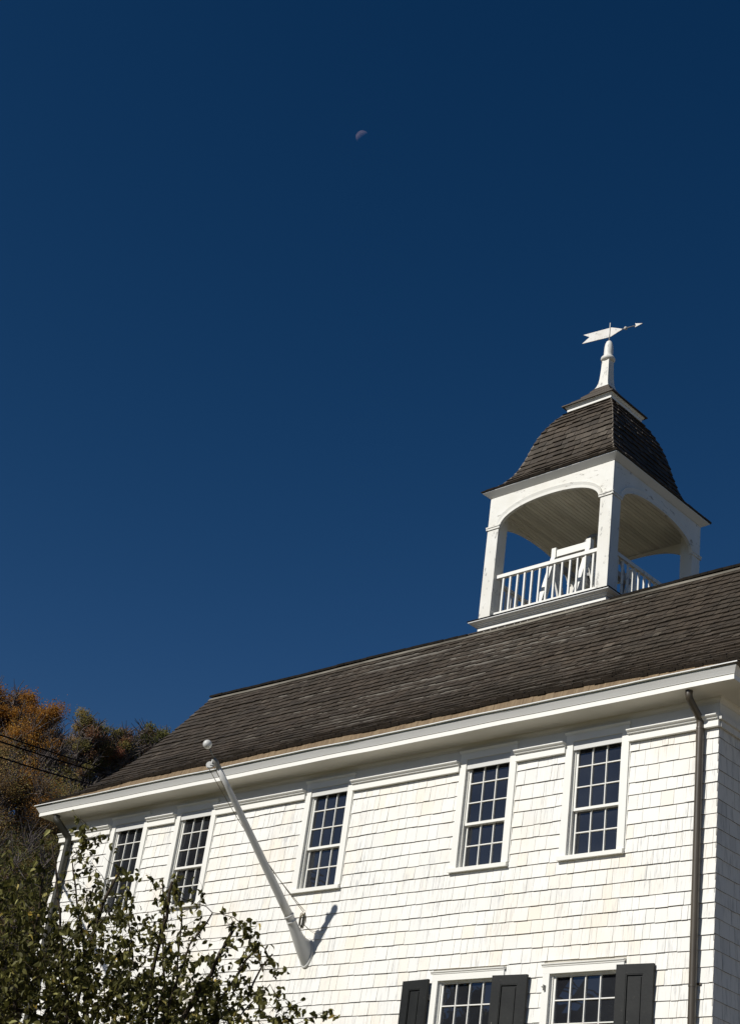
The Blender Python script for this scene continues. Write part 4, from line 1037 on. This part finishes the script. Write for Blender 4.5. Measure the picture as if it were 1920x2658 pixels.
spec = [
 ([(250, 3050, 0), (300, 2860, .05), (420, 2740, .1), (513, 2580, .0), (560, 2500, -.1), (611, 2404, -.15)], .045, .017),
 ([(420, 2760, .1), (500, 2690, .15), (581, 2580, .2), (674, 2453, .3)], .028, .011),
 ([(470, 2720, .1), (560, 2650, .1), (640, 2590, .2), (708, 2477, .2)], .024, .008),
 ([(300, 2860, 0), (370, 2650, -.2), (405, 2482, -.25), (430, 2380, -.3), (447, 2290, -.3)], .034, .013),
 ([(380, 2700, 0), (430, 2560, .1), (425, 2413, .0), (422, 2279, .0)], .018, .008),
 ([(400, 2760, .2), (450, 2600, .25), (465, 2500, .2), (471, 2345, .3)], .020, .007),
 ([(400, 2740, -.3), (440, 2600, -.3), (498, 2452, -.3), (552, 2370, -.3)], .018, .007),
 ([(552, 2370, -.3), (510, 2345, -.25), (465, 2330, -.2), (440, 2300, -.2)], .006, .003),
 ([(552, 2370, -.3), (610, 2384, -.3), (648, 2415, -.2), (655, 2455, -.2), (690, 2520, -.2)], .006, .002),
 ([(160, 2900, 0), (200, 2600, .1), (244, 2413, .2), (285, 2310, .2), (315, 2255, .2)], .036, .012),
 ([(150, 2850, -.2), (175, 2600, -.3), (160, 2420, -.3), (148, 2290, -.3), (133, 2174, -.3)], .026, .006),
 ([(240, 2820, .3), (222, 2490, .3), (200, 2340, .3), (188, 2225, .3)], .022, .006),
 ([(188, 2225, .3), (215, 2205, .3), (250, 2180, .3), (262, 2160, .3)], .005, .002),
 ([(200, 2340, .3), (190, 2260, .3), (225, 2150, .3), (238, 2140, .3)], .004, .0015),
 ([(188, 2225, .3), (240, 2240, .3), (275, 2290, .3)], .004, .0015),
 ([(60, 2950, .1), (40, 2600, .1), (90, 2420, 0), (120, 2250, 0)], .034, .008),
 ([(-60, 2580, .3), (20, 2610, .3), (160, 2660, .3), (260, 2740, .2)], .026, .020),
 ([(300, 2860, .2), (420, 2800, .2), (560, 2720, .2), (700, 2690, .2), (760, 2660, .2)], .020, .005),
 ([(500, 2750, -.2), (620, 2640, -.2), (700, 2560, -.2), (735, 2620, -.1)], .012, .003),
 ([(700, 2690, .2), (790, 2650, .2), (845, 2625, .2)], .005, .002),
 ([(280, 2850, .4), (330, 2640, .4), (345, 2480, .4), (330, 2380, .4)], .02, .006),
 ([(100, 2900, .4), (110, 2700, .4), (150, 2520, .4), (230, 2340, .4), (250, 2290, .4)], .022, .006),
]
for P, r0, r1 in spec: limb([pixfan(*q) for q in P], r0 * .72, r1 * .95)
trunk_top = pixfan(250, 2980)
ab.tube([Vector((-2.9, -5.7, GZ - 0.1)), Vector((-2.95, -5.72, 0.6)), (Vector((-2.95, -5.72, 0.6)) + trunk_top) / 2 + Vector((0.05, 0, 0)), trunk_top, pixfan(300, 2860)], [.15, .12, .095, .07, .05], 12)
for P_ in ((160, 2900), (60, 2950), (150, 2850), (100, 2900), (240, 2820)): ab.tube([trunk_top, (trunk_top + pixfan(*P_)) / 2 + Vector((0, 0, -.03)), pixfan(*P_)], [.05, .045, .036], 8)
# envelope height in the photo's own rows (lower is denser)
ENV = [(-80, 2150), (0, 2210), (90, 2250), (150, 2310), (200, 2330), (240, 2330), (290, 2270), (345, 2290), (370, 2350), (440, 2375), (520, 2420), (560, 2450), (620, 2490), (690, 2540), (735, 2580), (760, 2630), (800, 2700)]
def env(x):
    for (a, b), (c, d) in zip(ENV, ENV[1:]):
        if a <= x <= c: return b + (d - b) * (x - a) / (c - a)
    return 3000
def leaf_at(q, L=None, tint=None):
    L = L or rg.choice((U(.038, .062), U(.054, .086), U(.058, .096))); d = Vector((rg.gauss(0, .5), rg.gauss(0, .5), rg.gauss(-.55, .5))); nrm = Vector((rg.gauss(0, .8), rg.gauss(0, .8), rg.gauss(.6, .8)))
    if tint is None: tint = min(1, max(0, rg.gauss(.42, .2))) if rg.random() < .95 else U(.88, 1)
    leaf(al, q, d, nrm, L, L * U(.5, .68), tint, U(.05, .35))
def twig(q, d, L, r, leaves, bend=.25):
    pts = [q]; n_ = 5
    for i in range(n_):
        d = (d + Vector((rg.gauss(0, bend), rg.gauss(0, bend), rg.gauss(-.02, bend)))).normalized(); q = q + d * L / n_; pts.append(q)
    ab.tube(pts, [r * (1 - .75 * i / n_) for i in range(n_ + 1)], 4)
    for k in range(leaves):
        t_ = U(.15, 1) * n_; i = min(n_ - 1, int(t_)); qq = pts[i].lerp(pts[i + 1], t_ - i)
        leaf_at(qq + Vector((rg.gauss(0, .008), rg.gauss(0, .008), rg.gauss(0, .008))))
    return pts
# twigs along the limbs
for li, (out, r0, r1) in enumerate(limbs):
    n_ = int(len(out) * (2.0 if r0 > .01 else 1.2) * (.35 if li in (10, 11) else 1))
    for k in range(n_):
        t_ = U(.12, .98) * (len(out) - 1); i = int(t_); q = out[i].lerp(out[min(i + 1, len(out) - 1)], t_ - i)
        ax_ = (out[min(i + 1, len(out) - 1)] - out[i]).normalized(); d = (ax_ * U(.2, .9) + Vector((rg.gauss(0, .6), rg.gauss(0, .6), rg.gauss(.1, .5)))).normalized()
        twig(q, d, U(.10, .34), U(.0018, .0036), rg.randint(2, 7))
# filling growth: seeds inside the crown, rejected by the silhouette
cnt = 0
while cnt < 1950:
    px, py, d = U(-120, 800), U(2130, 2900), rg.gauss(0, .42)
    e = env(px)
    if py < e: continue
    dens = min(1, (py - e) / (210 if px > 330 else 150)) ** 1.5
    if px > 330 and py < 2520: dens *= .7
    if px > 560: dens *= .5
    if rg.random() > .06 + dens: continue
    q = pixfan(px, py, d); cnt += 1
    dd_ = Vector((rg.gauss(0, .7), rg.gauss(0, .7), rg.gauss(.3, .6))).normalized()
    twig(q, dd_, U(.12, .40), U(.0016, .0034), rg.randint(4, 8))
for (px, py) in [(262, 2160), (270, 2172), (255, 2185), (282, 2175), (240, 2190), (250, 2222), (290, 2190), (245, 2268), (228, 2240), (560, 2495), (643, 2440), (655, 2455), (697, 2455), (693, 2472), (530, 2315), (345, 2262), (362, 2290), (395, 2300), (735, 2508), (705, 2535), (730, 2560), (740, 2610), (800, 2650), (830, 2640), (845, 2636), (600, 2385), (612, 2395), (605, 2402), (618, 2400), (700, 2600), (690, 2660), (720, 2640)]:
    for k in range(2): leaf_at(pixfan(px + rg.gauss(0, 5), py + rg.gauss(0, 5), .25 if px < 330 else -.15), U(.055, .08), U(.2, .75))
obj('trunk', ab, m_bark, apple, smooth=True); obj('crown', al, m_leaf, apple, smooth=False)

# --- wood on the hillside behind
def far_tree(loc, top, rad, kind, label, seed, nleaf=24000, name='autumn_tree', thin=0.0, squash=1.0, lsz=.060, low=.35, kind2=None, twigs=700):
    rg = random.Random(seed); U = rg.uniform; TS = lsz / .00095
    x, y = loc; z0 = GZ + hill(x, y) - .1; Ht = top - z0
    root = thing(name, label, 'tree', (x, y, z0), 'autumn trees on the hillside')
    tb, lf, lf2 = MB(), MB(), MB()
    ax_t = Vector((x, y, z0)); zc = z0 + Ht * low
    tops = [ax_t, ax_t + Vector((U(-.3, .3), U(-.3, .3), Ht * .25)), ax_t + Vector((U(-.5, .5), U(-.5, .5), Ht * .55)), ax_t + Vector((U(-.5, .5), U(-.5, .5), Ht * .9))]
    tb.tube(tops, [Ht * .016, Ht * .012, Ht * .008, .03], 8)
    cl_c = []
    nb = 26
    for i in range(nb):
        t_ = (i + .5) / nb; zz = low + (1 - low) * t_
        prof = math.sin(math.pi * min(1, max(.0, t_ * .80 + .18))) ** .6
        a = i * 2.4 + U(-.4, .4); rr = rad * prof * U(.55, 1.0)
        end = Vector((x + rr * math.cos(a), y + rr * math.sin(a), z0 + Ht * min(.985, zz + U(-.01, .05))))
        st_ = tops[1].lerp(tops[3], max(0, min(1, (zz - .30)))) if zz > .3 else tops[1]
        mid = st_.lerp(end, .5) + Vector((U(-.3, .3), U(-.3, .3), U(0, .5)))
        tb.tube([st_, mid, end], [Ht * .0055, Ht * .0035, .0004 * TS], 5)
        for k in range(3):
            c_ = mid.lerp(end, U(.2, 1.15)) + Vector((rg.gauss(0, rad * .16), rg.gauss(0, rad * .16), rg.gauss(0, rad * .14)))
            cl_c.append((c_, rad * U(.13, .27)))
        for k in range(twigs // nb):
            q = mid.lerp(end, U(0, 1)); d = Vector((rg.gauss(0, .6), rg.gauss(0, .6), rg.gauss(.5, .5))).normalized(); L = U(.5, 1.4)
            m1 = q + d * L * .5 + Vector((U(-.1, .1), U(-.1, .1), U(-.05, .1)))
            tb.tube([q, m1, m1 + (d + Vector((rg.gauss(0, .3), rg.gauss(0, .3), .2))) * L * .5], [.0005 * TS, .0003 * TS, .00015 * TS], 3, cap=False)
    cl_c.append((ax_t + Vector((0, 0, Ht * .95)), rad * .2))
    wts = [r_ ** 2 * (0.25 + rg.random()) for _, r_ in cl_c]; tw = sum(wts)
    for (c_, r_), w_ in zip(cl_c, wts):
        n_ = int(nleaf * w_ / tw * (1 - thin)); ct = rg.gauss(.5, .17)
        hi = (c_.z - z0) / Ht
        use2 = kind2 and (rg.random() < .5)
        mb_ = lf2 if use2 else lf
        for k in range(n_):
            v = Vector((rg.gauss(0, 1), rg.gauss(0, 1), rg.gauss(0, .85))); q = c_ + v * r_ * .62
            a_ = Vector((rg.gauss(0, 1), rg.gauss(0, 1), rg.gauss(0, 1))).normalized(); b_ = a_.orthogonal().normalized(); s1 = lsz * U(.6, 1.3)
            a2, b2 = a_ * s1 * .5, b_ * s1 * .38; n0_ = len(mb_.v)
            mb_.v.extend([tuple(q - a2), tuple(q + b2), tuple(q + a2), tuple(q - b2)]); mb_.f.append((n0_, n0_ + 1, n0_ + 2, n0_ + 3)); mb_.t.append(min(1, max(0, ct + rg.gauss(0, .18))))
    obj('trunk', tb, m_bark2, root, smooth=True); obj('crown', lf, m_aut[kind], root)
    if kind2: obj('crown', lf2, m_aut[kind2], root)
    return root
def bearing(px, D):
    r_ = cf * 3989.4 + cr * (px - 960.2) - cu * (1900 - 1329.8); k = D / math.hypot(r_.x, r_.y); return (C0.x + r_.x * k, C0.y + r_.y * k)
FT = [  # bearing column, distance, top z, radius, colours
 (-5, 100, 36.6, 2.7, 'orange', 'tall orange topped tree at the left edge of the photo', 1, 34000, .58, None),
 (92, 98, 35.2, 1.9, 'orange', 'orange brown tree beside the tall one, its crown against the sky', 2, 26000, .62, None),
 (146, 97, 33.7, .85, 'orange', 'small yellow orange treetop in the dip between the crowns', 3, 5000, .68, None),
 (228, 118, 42.4, 1.7, 'olive', 'bushy olive tree with russet top left of the roof slope', 4, 22000, .50, 'red'),
 (282, 120, 42.5, 1.6, 'olive', 'narrow russet and olive tree beside the roof slope', 5, 20000, .50, 'red'),
 (338, 120, 43.0, 1.7, 'red', 'red tipped tree just above the roof slope', 6, 20000, .5, 'olive'),
 (392, 121, 43.8, 1.6, 'red', 'red and green tree partly hidden by the roof slope', 7, 20000, .5, 'green'),
 (440, 122, 43.8, 1.6, 'red', 'reddish tree almost wholly behind the roof near the ridge end', 14, 9000, .5, 'olive'),
 (186, 112, 37.2, 1.1, 'olive', 'thin grey olive tree in the low gap between orange and russet crowns', 15, 6000, .5, 'brown'),
 (10, 84, 27.4, 3.0, 'brown', 'brown leaved tree at left behind the power lines', 8, 26000, .35, 'olive'),
 (95, 82, 26.0, 2.6, 'brown', 'rust brown tree below the power lines', 16, 20000, .35, 'orange'),
 (185, 86, 26.6, 2.2, 'brown', 'thin bare brown tree right of the power lines', 17, 9000, .4, 'olive'),
 (255, 90, 27.6, 2.2, 'olive', 'thin olive tree low behind the roof slope', 18, 12000, .4, 'brown'),
 (165, 60, 16.6, 1.7, 'green', 'yellow green low tree just left of the cornice corner', 9, 15000, .4, 'olive'),
 (80, 58, 15.6, 2.2, 'brown', 'brown tree low behind the cornice corner', 19, 20000, .3, 'green'),
 (-40, 60, 17.5, 2.6, 'brown', 'brown tree cut by the left edge of the photo', 10, 20000, .4, 'olive'),
 (90, 38, 9.6, 1.8, 'green', 'dark green bushy tree behind the fruit tree at left', 11, 18000, .25, 'brown'),
 (0, 36, 9.4, 1.8, 'green', 'dark green shrubby tree at the lower left edge', 12, 18000, .2, 'brown'),
]
for (px, Dd, tz, rad, kd, lab, sd_, nl, lw, k2) in FT:
    far_tree(bearing(px, Dd), tz, rad * (1.25 if Dd < 95 else 1.12), kd, lab, sd_, int(nl * 2.3), low=lw, kind2=k2, lsz=.00095 * Dd, twigs=1400 if Dd > 80 else 900)

# more of the same wood up and down the hill, for anyone who steps aside
done = [o for o in bpy.data.objects if o.type == 'EMPTY' and o.get('group') == 'autumn trees on the hillside']
rg = random.Random(5)
MORE = [(-380, 96, 1, 'big orange tree on the hillside just left of the picture'), (-560, 80, 9, 'brown tree on the lower hillside left of the picture'), (-760, 104, 0, 'round orange tree far left on the hillside'),
        (-300, 118, 4, 'olive tree on the upper hillside left of the picture'), (-980, 90, 10, 'rust tree at the far left end of the wood'), (640, 118, 5, 'red tree on the hill hidden behind the hall'),
        (780, 112, 3, 'olive tree on the hill behind the middle of the hall'), (560, 124, 6, 'reddish tree on the hill behind the roof'), (-450, 62, 14, 'low brown tree at the foot of the hill left of the picture'), (920, 120, 4, 'thin olive tree on the hill behind the belfry end')]
for px_, Dd, k_, lab in MORE:
    src = done[k_]; x, y = bearing(px_, Dd)
    r_ = src.copy(); COL.objects.link(r_); r_.location = (x, y, GZ + hill(x, y) - 0.3); r_.rotation_euler = (0, 0, rg.uniform(0, 6.28)); r_['label'] = lab
    for ch in src.children:
        c_ = ch.copy(); COL.objects.link(c_); c_.parent = r_

# ------------------------------------------------------------------ across the street (mirrored in the panes)
nh = thing('street_house', 'dark gabled house across the street, seen only mirrored in the lower windows', 'building', (-17, -22, GZ))
q = MB(); q.box((-22, -25, GZ), (-12.6, -19, 6.2)); obj('wall', q, m_gable, nh)
q = MB(); q.hexa([(-22.6, -25.6, 6.2), (-12.0, -25.6, 6.2), (-12.0, -18.4, 6.2), (-22.6, -18.4, 6.2)], [(-21.6, -21.9, 10.7), (-12.8, -21.9, 10.7), (-12.8, -21.5, 10.7), (-21.6, -21.5, 10.7)])
q.hexa([(-18.2, -22.6, 8.8), (-13.0, -22.6, 8.8), (-13.0, -20.0, 8.8), (-18.2, -20.0, 8.8)], [(-15.7, -22.4, 12.4), (-15.5, -22.4, 12.4), (-15.5, -20.2, 12.4), (-15.7, -20.2, 12.4)]); obj('roof', q, m_ridgecap, nh)
far_tree((-27.5, -13.4), 20.5, 3.4, 'brown', 'bare brown tree across the street mirrored in the left windows', 31, 26000, low=.3, lsz=.26, twigs=300)
far_tree((-32, -16), 21.0, 3.6, 'olive', 'olive tree across the street mirrored in the left windows', 32, 26000, low=.3, lsz=.26, twigs=300)
far_tree((-25, -24.5), 12.2, 1.8, 'green', 'small green tree beside the street house, mirrored in a lower window', 33, 9000, low=.3, lsz=.2, twigs=200)
